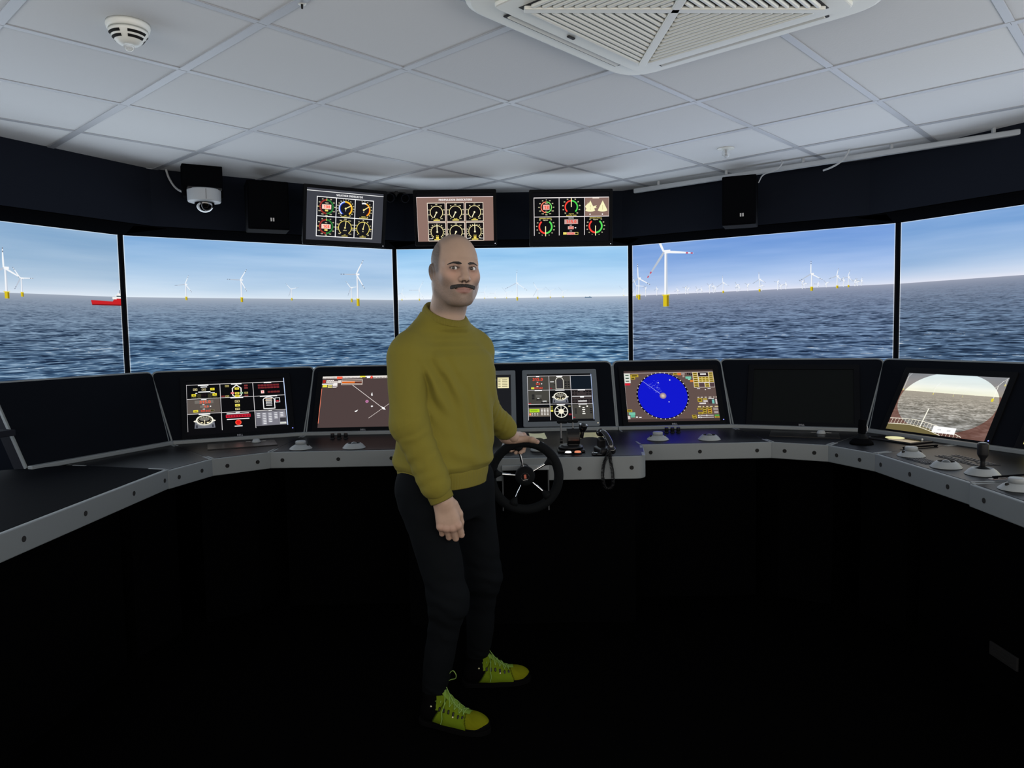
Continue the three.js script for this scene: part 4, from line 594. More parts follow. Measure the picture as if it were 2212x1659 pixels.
function ballDome(label, x, z) {
  const t = thing('trackball', label, 'trackball', [x, TOP, z]);
  part('base_dome', lathe(bowlProfile.slice().reverse(), 48), M.dome, t);
  part('bowl', lathe(low([[0.008, 0.0137], [0.024, 0.0228], [0.0298, 0.0318], [0.0302, 0.0316]]).reverse(), 40), M.hole, t);
  part('ball', new THREE.SphereGeometry(0.0185, 28, 18), std(0.07, 0.08, 0.088, 0.3), t, [0, 0.0115, 0]);
}
knobDome('grey rotary knob on the desk of the brown chart monitor', -1.04, -3.56);
knobDome('grey rotary knob in the blue glow below the radar monitor', 0.727, -3.65);
knobDome('grey rotary knob on the right desk next to the slim black pull bar', 1.675, -3.055);
knobDome('grey rotary knob cut off by the right picture edge', 1.665, -2.395);
ballDome('grey trackball in a dish below the brown chart monitor', -0.779, -3.56);
ballDome('grey trackball in a dish on the desk right of the radar knob', 0.977, -3.62);
ballDome('grey trackball in a dish on the right desk, left of the joystick', 1.668, -2.795);
{
  const t = thing('joystick', 'black joystick rising from a grey dish on the right desk', 'joystick', [1.715, TOP, -2.65]);
  part('base_dome', lathe(bowlProfile.map(([r, y]) => [r * 1.05, y]).reverse(), 48), M.dome, t);
  part('gaiter', lathe([[0.0, 0.028], [0.012, 0.028], [0.02, 0.023], [0.03, 0.018], [0.03, 0.01], [0, 0.01]].reverse(), 32), M.rubber, t);
  part('handle', lathe([[0, 0.03], [0.009, 0.03], [0.0075, 0.05], [0.0095, 0.06], [0.016, 0.068], [0.0185, 0.074], [0.0185, 0.103], [0.0165, 0.106], [0, 0.1065]].map(([r, y]) => [r, 0.02 + (y - 0.03) * 1.25]).reverse(), 36), M.blackPlastic, t);
  part('cap', lathe([[0, 0.1155], [0.0125, 0.1155], [0.012, 0.1172], [0, 0.1175]].reverse(), 28), M.rim, t);
}
{
  const t = thing('joystick', 'all-black joystick on the corner desk left of the glass panel', 'joystick', [1.628, TOP, -3.395]);
  part('base', lathe([[0, 0.026], [0.03, 0.026], [0.04, 0.02], [0.046, 0.012], [0.05, 0.01], [0.052, 0], [0, 0]].reverse(), 40), M.blackFelt, t);
  part('gaiter', lathe([[0, 0.05], [0.012, 0.05], [0.018, 0.044], [0.017, 0.039], [0.025, 0.034], [0.024, 0.03], [0.032, 0.025], [0, 0.025]].reverse(), 32), M.rubber, t);
  part('handle', rbox(0.026, 0.07, 0.034, 0.009, 3), M.blackFelt, t, [0.002, 0.082, 0], [0, 0.3, -0.04]);
  part('trigger', rbox(0.005, 0.024, 0.008, 0.002), M.dullMetal, t, [0.0185, 0.072, 0.012], [0, 0.3, -0.04]);
}
function blackKnob(label, x, z) { const t = thing('black_knob', label, 'knob', [x, TOP, z], 0, 'triple black knobs'); part('skirt', lathe([[0, 0.006], [0.0125, 0.006], [0.0135, 0.001], [0.0135, 0], [0, 0]].reverse(), 24), M.blackPlastic, t); part('cap', lathe([[0, 0.028], [0.0085, 0.028], [0.0098, 0.0265], [0.0105, 0.006], [0, 0.006]].reverse(), 24), M.blackPlastic, t); }
['left', 'middle', 'right'].forEach((w, k) => { blackKnob(`${w} of three black knobs under the brown chart monitor`, -0.966 + k * 0.0355, -3.897); blackKnob(`${w} of three black knobs under the radar monitor`, 0.822 + k * 0.0315, -3.893); });
function insetPanel(label, x, z, yaw, w, d, dx) {
  const t = thing('desk_inset', label, 'control panel', [x, TOP, z], yaw);
  part('plate', rbox(w, 0.003, d, 0.001, 1), M.inset, t, [0, 0.0012, 0]);
  part('front_lip', rbox(w, 0.002, 0.004, 0.0008, 1), M.hole, t, [0, 0.003, d / 2]);
  part('push_button', lathe([[0, 0.02], [0.012, 0.02], [0.016, 0.017], [0.022, 0.006], [0.022, 0], [0, 0]].reverse(), 32), M.dome, t, [dx, 0.0022, -d * 0.2]);
  for (const k of [-1, 0, 1]) part('legend', rbox(0.026, 0.0008, 0.006, 0.0003, 1), M.label, t, [dx + k * 0.037, 0.0032, -d * 0.2 - 0.045]);
}
insetPanel('black desk panel with a half-round grey button under the nine-field monitor', -1.385, -3.72, Y22, 0.33, 0.2, 0.07);
insetPanel('black desk panel with a half-round grey button under the switched-off monitor', 1.49, -3.72, -Y22, 0.33, 0.2, 0.08);
// grey keys around the helm
for (const [label, x, z] of [['grey tapered puck left of the wheel\'s top spoke', -0.022, -3.36], ['grey tapered puck right of the wheel\'s top spoke', 0.116, -3.36]]) {
  const t = thing('helm_button', label, 'button', [x, TOP, z]);
  part('body', lathe([[0, 0.04], [0.024, 0.04], [0.028, 0.037], [0.036, 0.008], [0.037, 0], [0, 0]].reverse(), 40), M.dome, t);
  part('top_dish', lathe([[0, 0.0406], [0.02, 0.0408], [0.0205, 0.0398], [0, 0.0398]].reverse(), 32), M.rim, t);
}
// engine telegraph
{
  const t = thing('engine_telegraph', 'black engine lever unit with two T-handles on the centre desk', 'throttle', [0.265, TOP, -3.345]);
  part('base_plate', rbox(0.125, 0.012, 0.085, 0.005), M.blackPlastic, t, [0, 0.006, 0.012]);
  part('base_ring', lathe([[0, 0.03], [0.045, 0.03], [0.055, 0.024], [0.058, 0.012], [0, 0.012]].reverse(), 40), M.blackPlastic, t);
  const drum = part('drum', at(cyl(0.038, 0.038, 0.056, 32), 0, 0.068, 0, 0, 0, Math.PI / 2), M.blackPlastic, t); drum.position.x = 0.012;
  part('scale_strip', new THREE.CylinderGeometry(0.0386, 0.0386, 0.05, 20, 1, true, 0.35, 0.4).rotateZ(Math.PI / 2), std(0.1, 0.08, 0.075, 0.3, 0.6), t, [0.012, 0.068, 0], [0.75, 0, 0]);
  part('housing', rbox(0.052, 0.075, 0.06, 0.006), M.blackPlastic, t, [0.012, 0.058, -0.012]);
  const lever = (x, lean, tall) => {
    const g = part2('lever', t, [x, 0.045, 0], [lean, 0, 0]);
    part('rod', rbox(0.0075, tall, 0.012, 0.002), M.leverMetal, g, [0, tall / 2, 0]);
    part('grip', rbox(0.05, 0.0165, 0.017, 0.0078, 3), M.rubber, g, [x < 0 ? 0.006 : 0, tall + 0.004, 0]);
    part('pivot', at(cyl(0.012, 0.012, 0.012, 20), 0, 0, 0, 0, 0, Math.PI / 2), M.blackPlastic, g, [0, 0.004, 0]);
  };
  lever(-0.043, -0.1, 0.086); lever(0.012, -0.14, 0.088);
  const k = part2('side_knob', t, [0.05, 0.06, 0.002], [0.1, 0, -0.14]);
  part('stem', lathe([[0, 0], [0.0085, 0], [0.009, 0.035], [0, 0.035]].reverse(), 20), M.blackPlastic, k);
  part('cup', lathe([[0, 0.03], [0.011, 0.031], [0.018, 0.045], [0.0205, 0.058], [0.0195, 0.064], [0.014, 0.062], [0, 0.056]].reverse(), 32), M.blackGloss, k);
}
for (const [label, x, z, r, g, b, k] of [['lit white push button in front of the engine levers', 0.247, -3.262, 1, 1, 0.96, 1.1], ['lit orange push button in front of the engine levers', 0.29, -3.266, 1, 0.32, 0.16, 0.8]]) {
  const t = thing('lit_button', label, 'button', [x, TOP, z]);
  part('collar', lathe([[0, 0.006], [0.0165, 0.006], [0.018, 0.003], [0.018, 0], [0, 0]].reverse(), 28), M.blackPlastic, t);
  part('lens', lathe([[0, 0.013], [0.011, 0.0125], [0.0145, 0.009], [0.0145, 0.006], [0, 0.006]].reverse(), 28), glow(r, g, b, k), t);
}
// telephone handset in its cradle with a curly cord
{
  const t = thing('telephone_handset', 'glossy black telephone handset with curly cord at the centre desk\'s right end', 'telephone', [0.41, TOP, -3.255]);
  part('cradle', rbox(0.062, 0.03, 0.11, 0.012, 3), M.blackPlastic, t, [-0.006, 0.015, 0], [0, 0.2, 0]);
  part('post', rbox(0.034, 0.05, 0.04, 0.01, 3), M.blackPlastic, t, [-0.012, 0.045, -0.02], [0.2, 0.2, 0]);
  part('foot_ring', lathe([[0, 0.012], [0.03, 0.012], [0.034, 0.006], [0.034, 0], [0, 0]].reverse(), 28), M.blackGloss, t, [-0.028, 0.0, 0.025]);
  const h = part2('handset', t, [0.006, 0.056, 0.002], [0.6, 0.3, -0.1]); h.scale.setScalar(0.74);
  const arch = new THREE.CatmullRomCurve3([V(0, -0.005, 0.085), V(0, 0.026, 0.055), V(0, 0.037, 0), V(0, 0.026, -0.055), V(0, -0.005, -0.085)]);
  const gp = new THREE.TubeGeometry(arch, 36, 0.0145, 12, false); gp.scale(1.25, 1, 1); part('grip', gp, M.blackGloss, h);
  part('earpiece', lathe([[0, -0.012], [0.024, -0.012], [0.027, -0.005], [0.025, 0.01], [0.015, 0.02], [0, 0.022]], 32), M.blackGloss, h, [0, -0.002, -0.083]);
  part('mouthpiece', lathe([[0, -0.012], [0.025, -0.012], [0.028, -0.005], [0.026, 0.012], [0.016, 0.022], [0, 0.024]], 32), M.blackGloss, h, [0, -0.002, 0.08]);
  part('chrome_bar', tube([[-0.02, 0.034, 0.012], [-0.006, 0.04, 0.03], [0.014, 0.036, 0.034]], 0.0018, 16, 6), M.chrome, h);
  const path = new THREE.CatmullRomCurve3([V(0.014, 0.024, 0.055), V(0.004, 0.012, 0.084), V(-0.016, -0.03, 0.096), V(-0.022, -0.09, 0.096), V(-0.006, -0.138, 0.092), V(0.018, -0.13, 0.092), V(0.022, -0.08, 0.094), V(0.014, -0.02, 0.092), V(0.014, 0.014, 0.07)]);
  const pts = [], fr = path.computeFrenetFrames(460); for (let i = 0; i <= 460; i++) { const p = path.getPointAt(i / 460), a = i / 460 * Math.PI * 2 * 62; pts.push(p.add(fr.normals[i].clone().multiplyScalar(Math.cos(a) * 0.0062)).add(fr.binormals[i].clone().multiplyScalar(Math.sin(a) * 0.0062))); }
  part('curly_cord', new THREE.TubeGeometry(new THREE.CatmullRomCurve3(pts), 1300, 0.0021, 5, false), M.blackPlastic, t);
}
// loose sheets
function paperSheet(label, x, z, w, d, yaw, mat = M.paper, y = 0) {
  const g = new THREE.PlaneGeometry(w, d, 8, 8), p = g.attributes.position; for (let i = 0; i < p.count; i++) p.setZ(i, 0.0012 + 0.0035 * Math.pow(Math.abs(p.getX(i) / w * 2), 3) + 0.002 * Math.sin(p.getY(i) / d * 3)); g.rotateX(-Math.PI / 2); g.computeVertexNormals();
  const t = tag(part('paper_sheet', g, mat, scene, [x, TOP + y, z], [0, yaw, 0]), label, 'paper'); return t;
}
{
  const [c, x] = sheet('#efe6b0', 256, 320); for (let k = 0; k < 22; k++) { rec(x, 70 + (k % 3) * 4, 24 + k * 13, 150 - (k * 37 % 60), 4, '#8f8a6c'); } rec(x, 18, 24, 36, 90, '#b0a56c'); rec(x, 18, 130, 40, 6, '#8f8a6c');
  const printed = new THREE.MeshStandardMaterial({ map: canvasTexture(c), roughness: 0.9 });
  paperSheet('printed yellowish sheet lying between the engine levers and the telephone', 0.4, -3.83, 0.145, 0.19, -0.04, printed);
  paperSheet('small yellow note just right of the man\'s thumb on the wheel', 0.13, -3.83, 0.085, 0.19, 0.03);
  paperSheet('white-yellow sheet seen through the top of the steering wheel', 0.06, -3.5, 0.12, 0.1, 0.1);
}
// glass panel with a lit dial, desk handles, keypads on the right desk
{
  const t = thing('glass_touch_panel', 'dark glossy glass panel with a lit oval dial on the corner desk', 'touch panel', [1.848, TOP, -3.475], -Y67);
  part('body', rbox(0.24, 0.008, 0.15, 0.003), M.blackPlastic, t, [0, 0.004, 0]);
  part('glass', rbox(0.228, 0.0015, 0.138, 0.0006, 1), std(0.012, 0.012, 0.012, 0.06), t, [0, 0.0086, 0]);
  part('dial', at(cyl(0.042, 0.042, 0.0012, 40), 0, 0, 0), glow(0.8, 0.78, 0.42, 0.9), t, [-0.03, 0.0098, -0.005]);
  part('stylus_tip', new THREE.SphereGeometry(0.0045, 10, 8), M.white, t, [0.085, 0.013, -0.045]);
}
function deskHandle(label, x, z, yaw, L, mat) {
  const t = thing('pull_bar', label, 'pull bar', [x, TOP, z], yaw);
  part('recess_plate', extrude(rpoly([[-L / 2, -0.013, 0.012], [L / 2, -0.013, 0.012], [L / 2, 0.013, 0.012], [-L / 2, 0.013, 0.012]]), 0.0012).rotateX(-Math.PI / 2), mat, t);
  part('bar', rbox(L * 0.94, 0.006, 0.011, 0.0025), M.blackFelt, t, [0.01, 0.0065, -0.004]);
  for (const s of [-1, 1]) part('foot', rbox(0.012, 0.005, 0.01, 0.0015), M.blackFelt, t, [0.01 + s * L * 0.42, 0.0025, -0.004]);
}
deskHandle('slim black pull bar behind the right grey knob', 1.815, -3.245, 0.27, 0.2, M.desk);
deskHandle('broad black pull bar with a shiny plate at the right edge', 1.8, -2.585, 0.22, 0.24, std(0.25, 0.22, 0.21, 0.25, 0.3));
function keypad(label, x, z, yaw, cols, rows, pitch, skip) {
  const t = thing('keypad', label, 'keypad', [x, TOP, z], yaw), list = [];
  part('plate', rbox(cols * pitch + 0.012, 0.0015, rows * pitch + 0.012, 0.0006, 1), M.desk, t, [0, 0.0008, 0]);
  for (let i = 0; i < cols; i++) for (let j = 0; j < rows; j++) if (!skip || !skip(i, j)) list.push(at(rbox(pitch * 0.7, 0.003, pitch * 0.55, 0.001, 1), (i - (cols - 1) / 2) * pitch, 0.0026, (j - (rows - 1) / 2) * pitch));
  const m = part('keys', join(list), M.key, t); m.userData.kind = 'stuff';
}
keypad('fine-keyed dark keypad between the right knob and trackball', 1.66, -2.93, -1.5, 11, 6, 0.011);
keypad('wide dark keypad behind the right trackball and joystick', 1.83, -2.93, -1.5, 12, 5, 0.019, (i, j) => (j === 2 && i % 4 !== 1) || (j === 3 && i > 8));
{
  const t = thing('vent_plate', 'faint dark grey plate low on the right console base', 'plate', [1.768, 0.176, -2.585], -Math.PI / 2);
  part('plate', rbox(0.15, 0.05, 0.008, 0.002), std(0.02, 0.02, 0.021, 0.8, 0, { specularIntensity: 0.1 }), t); for (let k = 0; k < 3; k++) part('slot', rbox(0.12, 0.006, 0.003, 0.001, 1), M.hole, t, [0, -0.014 + k * 0.014, 0.004]);
}
// steering wheel on the centre console
{
  const t = thing('steering_wheel', 'black five-spoke steering wheel with chrome spokes in front of the centre desk', 'steering wheel', [0.047, 0.79, -2.98]);
  part('rim', new THREE.TorusGeometry(0.1385, 0.0195, 24, 96), M.rubber, t);
  const hub = part('hub', lathe([[0, 0.018], [0.02, 0.018], [0.033, 0.015], [0.04, 0.006], [0.041, -0.012], [0.036, -0.022], [0, -0.022]].reverse(), 48).rotateX(Math.PI / 2), M.rubber, t);
  part('badge_ring', new THREE.TorusGeometry(0.0165, 0.0012, 6, 32), M.ring, hub, [0, 0, 0.018]);
  part('badge', rbox(0.0095, 0.0165, 0.002, 0.0008, 1), std(0.5, 0.12, 0.07, 0.4), hub, [0, 0.002, 0.0186], [0, 0, 0.08]);
  part('badge_line', rbox(0.02, 0.0016, 0.0012, 0.0004, 1), M.label, hub, [0.001, -0.0115, 0.0184], [0, 0, 0.16]);
  for (let k = 0; k < 5; k++) {
    const a = (30 + 72 * k) * Math.PI / 180, s = part2('spoke', t, [0, 0, -0.004], [0, 0, a]);
    part('rod', at(cyl(0.0036, 0.0036, 0.03, 14), 0.05, 0, 0, 0, 0, Math.PI / 2), M.chrome, s);
    part('sleeve', at(cyl(0.0052, 0.0052, 0.04, 16), 0.08, 0, 0, 0, 0, Math.PI / 2), M.chrome, s);
    const fl = lathe([[0.0055, 0], [0.008, 0.006], [0.014, 0.018], [0.026, 0.031], [0, 0.034]], 20); fl.rotateZ(-Math.PI / 2); part('root', fl, M.rubber, s, [0.094, 0, 0]);
  }
  part('shaft', at(cyl(0.018, 0.02, 0.16, 24), 0, 0, -0.1, Math.PI / 2, 0, 0), M.blackPlastic, t);
  const b = thing('helm_box', 'black helm box with grey edges behind the steering wheel', 'helm box', [0.052, 0.7, -3.235]);
  part('cover', rbox(0.196, 0.2, 0.13, 0.004), M.base, b);
  for (const s of [-1, 1]) part('edge', rbox(0.006, 0.2, 0.135, 0.0015, 1), std(0.05, 0.055, 0.06, 0.5), b, [s * 0.1, 0, 0]);
  part('top_edge', rbox(0.206, 0.022, 0.137, 0.002, 1), std(0.24, 0.26, 0.27, 0.5), b, [0, 0.09, 0.002]);
}

// ---------------------------------------------------------------- the man at the wheel: distance fields meshed into smooth skins
const hyp = Math.hypot, clamp = (v, a, b) => v < a ? a : v > b ? b : v, mix1 = (a, b, t) => a + (b - a) * t;
const smin = (a, b, k) => { const h = Math.max(k - Math.abs(a - b), 0) / k; return Math.min(a, b) - h * h * k * 0.25; };
const smax = (a, b, k) => -smin(-a, -b, k);
const step01 = (a, b, v) => { const t = clamp((v - a) / (b - a), 0, 1); return t * t * (3 - 2 * t); };
function cone(x, y, z, b) { const [ax, ay, az, bx, by, bz, ra, rb] = b, dx = bx - ax, dy = by - ay, dz = bz - az; const t = clamp(((x - ax) * dx + (y - ay) * dy + (z - az) * dz) / (dx * dx + dy * dy + dz * dz), 0, 1); return hyp(x - ax - dx * t, y - ay - dy * t, z - az - dz * t) - ra - (rb - ra) * t; }
function ell(x, y, z, a, b, c) { const k0 = hyp(x / a, y / b, z / c), k1 = hyp(x / (a * a), y / (b * b), z / (c * c)); return k1 < 1e-9 ? -Math.min(a, b, c) : k0 * (k0 - 1) / k1; }
function skin(f, lo, hi, cell, color) {
  const n = [0, 1, 2].map((k) => Math.ceil((hi[k] - lo[k]) / cell) + 1), [nx, ny, nz] = n, F = new Float32Array(nx * ny * nz);
  for (let k = 0, q = 0; k < nz; k++) for (let j = 0; j < ny; j++) for (let i = 0; i < nx; i++, q++) F[q] = f(lo[0] + i * cell, lo[1] + j * cell, lo[2] + k * cell);
  const id = new Int32Array(nx * ny * nz).fill(-1), P = [], sy = nx, sz = nx * ny, ix = [];
  for (let k = 0; k < nz - 1; k++) for (let j = 0; j < ny - 1; j++) for (let i = 0; i < nx - 1; i++) {
    const q = i + j * sy + k * sz; let m = 0; for (let c = 0; c < 8; c++) if (F[q + (c & 1) + (c >> 1 & 1) * sy + (c >> 2) * sz] < 0) m |= 1 << c;
    if (m === 0 || m === 255) continue;
    let X = 0, Y = 0, Z = 0, cnt = 0;
    for (let c = 0; c < 8; c++) for (let a = 0; a < 3; a++) { if (c >> a & 1) continue; const e = c | 1 << a; if ((m >> c & 1) === (m >> e & 1)) continue; const v0 = F[q + (c & 1) + (c >> 1 & 1) * sy + (c >> 2) * sz], v1 = F[q + (e & 1) + (e >> 1 & 1) * sy + (e >> 2) * sz], t = v0 / (v0 - v1); X += (c & 1) + (a === 0 ? t : 0); Y += (c >> 1 & 1) + (a === 1 ? t : 0); Z += (c >> 2) + (a === 2 ? t : 0); cnt++; }
    id[q] = P.length / 3; P.push(lo[0] + (i + X / cnt) * cell, lo[1] + (j + Y / cnt) * cell, lo[2] + (k + Z / cnt) * cell);
  }
  const S = [1, sy, sz];
  for (let k = 0; k < nz - 1; k++) for (let j = 0; j < ny - 1; j++) for (let i = 0; i < nx - 1; i++) {
    const q = i + j * sy + k * sz, c = [i, j, k];
    for (let a = 0; a < 3; a++) { const b = (a + 1) % 3, d = (a + 2) % 3; if (!c[b] || !c[d]) continue; const s0 = F[q] < 0, s1 = F[q + S[a]] < 0; if (s0 === s1) continue; const A0 = id[q], A1 = id[q - S[b]], A2 = id[q - S[b] - S[d]], A3 = id[q - S[d]]; if (A0 < 0 || A1 < 0 || A2 < 0 || A3 < 0) continue; if (s0) ix.push(A0, A1, A2, A0, A2, A3); else ix.push(A0, A2, A1, A0, A3, A2); }
  }
  const nv = P.length / 3, N = new Float32Array(nv * 3), C = color ? new Float32Array(nv * 3) : null, h = cell * 0.4, UV = new Float32Array(nv * 2);
  for (let v = 0; v < nv; v++) {
    const x = P[v * 3], y = P[v * 3 + 1], z = P[v * 3 + 2]; let gx = f(x + h, y, z) - f(x - h, y, z), gy = f(x, y + h, z) - f(x, y - h, z), gz = f(x, y, z + h) - f(x, y, z - h); const l = hyp(gx, gy, gz) || 1;
    N[v * 3] = gx / l; N[v * 3 + 1] = gy / l; N[v * 3 + 2] = gz / l; UV[v * 2] = (x * 0.7 + z * 0.7) * 4; UV[v * 2 + 1] = y * 4;
    if (C) { const c = color(x, y, z); C[v * 3] = c[0]; C[v * 3 + 1] = c[1]; C[v * 3 + 2] = c[2]; }
  }
  const g = new THREE.BufferGeometry(); g.setAttribute('position', new THREE.Float32BufferAttribute(P, 3)); g.setAttribute('normal', new THREE.BufferAttribute(N, 3)); g.setAttribute('uv', new THREE.BufferAttribute(UV, 2)); if (C) g.setAttribute('color', new THREE.BufferAttribute(C, 3)); g.setIndex(ix); return g;
}
const table = (T, y) => { if (y <= T[0][0]) return T[0].slice(1); for (let i = 1; i < T.length; i++) if (y <= T[i][0]) { const a = T[i - 1], b = T[i], t = (y - a[0]) / (b[0] - a[0]), s = t * t * (3 - 2 * t); return a.slice(1).map((v, k) => mix1(v, b[k + 1], mix1(t, s, 0.5))); } return T[T.length - 1].slice(1); };
// stacked oval sections: [height, centre x, centre z, half width, half depth, facing in degrees]
function stack(T, pow = 2.2) { return (x, y, z) => { const [cx, cz, w, d, a] = table(T, y), r = a * Math.PI / 180, dx = x - cx, dz = z - cz, lx = Math.abs(dx * Math.cos(r) - dz * Math.sin(r)) / w, lz = Math.abs(dx * Math.sin(r) + dz * Math.cos(r)) / d; const k = Math.pow(Math.pow(lx, pow) + Math.pow(lz, pow), 1 / pow); return smax((k - 1) * Math.min(w, d), Math.max(T[0][0] - y, y - T[T.length - 1][0]), 0.012); }; }

const man = thing('person', 'man in an olive sweater and black jeans with one hand on the wheel', 'person', [0, 0, 0]);
const J = { shR: [-0.352, 1.302, -2.478], elR: [-0.346, 1.085, -2.428], wrR: [-0.24, 0.835, -2.415], shL: [-0.135, 1.308, -2.715], elL: [-0.118, 1.105, -2.8], wrL: [0.0, 0.967, -2.9], hipR: [-0.315, 0.84, -2.54], hipL: [-0.17, 0.84, -2.68], knR: [-0.232, 0.46, -2.475], knL: [-0.12, 0.46, -2.72], anR: [-0.302, 0.1, -2.527], anL: [-0.157, 0.1, -2.804] };

// head, in its own frame (x to his left, y up, z out of the face)
const HEAD = [-0.189, 1.597, -2.555], HY = 24 * Math.PI / 180, HR = -0.022;
function headField(x, y, z) {
  const X = Math.abs(x);
  let d = smin(ell(x, y - 0.036, z + 0.012, 0.0775, 0.0895, 0.098), ell(x, y + 0.028, z - 0.014, 0.0705, 0.09, 0.073), 0.035);
  d = smin(d, cone(X, y, z, [0.053, -0.056, 0.004, 0.024, -0.1, 0.05, 0.026, 0.021]), 0.03);
  d = smin(d, hyp(x, y + 0.107, z - 0.064) - 0.0165, 0.022);
  d = smin(d, ell(X - 0.04, y + 0.026, z - 0.058, 0.025, 0.024, 0.019), 0.026);
  d = smin(d, cone(X, y, z, [0.014, 0.021, 0.0825, 0.05, 0.019, 0.061, 0.007, 0.006]), 0.018);
  d = smax(d, -(hyp(X - 0.034, y - 0.0015, z - 0.0975) - 0.0165), 0.014);
  d = smin(d, cone(x, y, z, [0, 0.02, 0.083, 0, -0.028, 0.1035, 0.0085, 0.0125]), 0.014);
  d = smin(d, ell(x, y + 0.0335, z - 0.105, 0.0125, 0.0115, 0.0125), 0.007);
  d = smin(d, ell(X - 0.0135, y + 0.036, z - 0.0925, 0.0085, 0.0085, 0.0105), 0.006);
  d = smax(d, -ell(X - 0.0068, y + 0.0445, z - 0.098, 0.0042, 0.0036, 0.006), 0.003);
  d = smin(d, ell(x, y + 0.07, z - 0.068, 0.036, 0.026, 0.019), 0.018);
  d = smin(d, cone(X, y, z, [0.0, -0.0665, 0.0875, 0.0235, -0.0685, 0.0795, 0.0046, 0.0025]), 0.005);
  d = smin(d, cone(X, y, z, [0.0, -0.0765, 0.0865, 0.019, -0.0745, 0.0795, 0.0058, 0.003]), 0.006);
  d = smax(d, -cone(X, y, z, [0.0, -0.0722, 0.0945, 0.029, -0.0672, 0.0805, 0.0011, 0.0012]), 0.003);
  d = smax(d, -ell(x, y + 0.0885, z - 0.0915, 0.016, 0.004, 0.006), 0.008);
  // eyelids over the eyeball, then the almond opening
  d = smin(d, hyp(X - 0.0325, y - 0.0018, z - 0.0725) - 0.0149, 0.005);
  { const ex = X - 0.0325, yy = y - 0.001 + ex * ex * 8 - ex * 0.05; d = smax(d, -ell(ex, yy, z - 0.089, 0.0145, 0.0047, 0.014), 0.0015); }
  // ear
  { const ca = Math.cos(0.42), sa = Math.sin(0.42), ex0 = X - 0.0795, ez0 = z + 0.006, ex = ex0 * ca + ez0 * sa, ez = -ex0 * sa + ez0 * ca, ey = y + 0.009, tilt = ez - ey * -0.18;
    let e = ell(ex, ey, tilt, 0.0085, 0.0315, 0.0185); e = smax(e, -ell(ex - 0.0075, ey - 0.002, tilt - 0.001, 0.0068, 0.0225, 0.0115), 0.004); e = smin(e, ell(ex - 0.003, ey + 0.004, tilt - 0.0115, 0.004, 0.007, 0.004), 0.004); e = smin(e, ell(ex - 0.001, ey + 0.03, tilt - 0.006, 0.005, 0.009, 0.0075), 0.006); e = smin(e, ell(ex - 0.002, ey - 0.004, tilt + 0.004, 0.003, 0.013, 0.0035), 0.004); d = smin(d, e, 0.005); }
  // neck
  d = smin(d, cone(x, y, z, [-0.004, -0.05, -0.024, -0.026, -0.215, -0.062, 0.059, 0.063]), 0.022);
  d = smin(d, cone(X, y, z, [0.055, -0.045, -0.025, 0.014, -0.175, -0.018, 0.012, 0.01]), 0.03);
  return d;
}
const hx = (p) => { const dx = p[0] - HEAD[0], dy = p[1] - HEAD[1], dz = p[2] - HEAD[2], x = dx * Math.cos(HY) - dz * Math.sin(HY), z = dx * Math.sin(HY) + dz * Math.cos(HY); return [x * Math.cos(HR) + dy * Math.sin(HR), -x * Math.sin(HR) + dy * Math.cos(HR), z]; };
const SKIN = [0.385, 0.268, 0.203];
function headColor(x, y, z) {
  const X = Math.abs(x), n = fbm(x * 60 + 9, y * 60 + z * 40, 3) - 0.5, s = vnoise(x * 700, y * 700 + z * 300) - 0.5; let c = SKIN.map((v, k) => v * (1 + n * 0.1 + s * 0.03) * (k === 0 ? 1 + 0.16 * Math.exp(-((X - 0.04) ** 2 + (y + 0.02) ** 2) * 1400) : 1));
  const to = (q, t) => { c = c.map((v, k) => mix1(v, q[k], clamp(t, 0, 1))); };
  const sideHair = step01(0.054, 0.068, X + (0.02 - z) * 0.18) * step01(-0.03, 0.0, y + (z < -0.02 ? 0.03 : 0)) * step01(0.05, 0.025, z) , back = step01(0.0, -0.05, z) * step01(-0.06, -0.02, y), top = step01(0.07, 0.11, y) * step01(0.06, 0.03, z) * 0.4;
  to([0.052, 0.046, 0.044], Math.min(0.86, Math.max(sideHair * 0.95, back * 0.9, top)) * (0.94 + s * 0.2));
  const jawY = step01(-0.036, -0.066, y - Math.max(0, X - 0.028) * 0.75), beard = jawY * step01(0.125, 0.1, Math.abs(z - 0.03) + 0.05) * step01(-0.16, -0.13, y) * step01(-0.045, 0.005, z), lip = step01(1.3, 0.85, hyp(x / 0.026, (y + 0.0715) / 0.0105)) * (z > 0.07 ? 1 : 0);
  to([0.075, 0.068, 0.064], beard * (0.5 + s * 0.22) * (1 - lip)); to([0.075, 0.068, 0.064], step01(-0.096, -0.125, y) * beard * 0.3);
  to([0.27, 0.125, 0.11], lip * 0.8);
  const er = hyp((X - 0.0325) / 0.021, (y - 0.001) / 0.013); if (z > 0.05) to([0.2, 0.12, 0.095], step01(1.5, 0.7, er) * 0.5); if (z > 0.05 && hyp((X - 0.0325) / 0.0158, (y - 0.0022) / 0.0064) < 1.06) to([0.04, 0.028, 0.025], y > 0.0015 ? 0.85 : 0.45);
  if (hyp(X - 0.0068, y + 0.0445) < 0.0045 && z > 0.085) to([0.05, 0.025, 0.02], 0.85);
  return c;
}
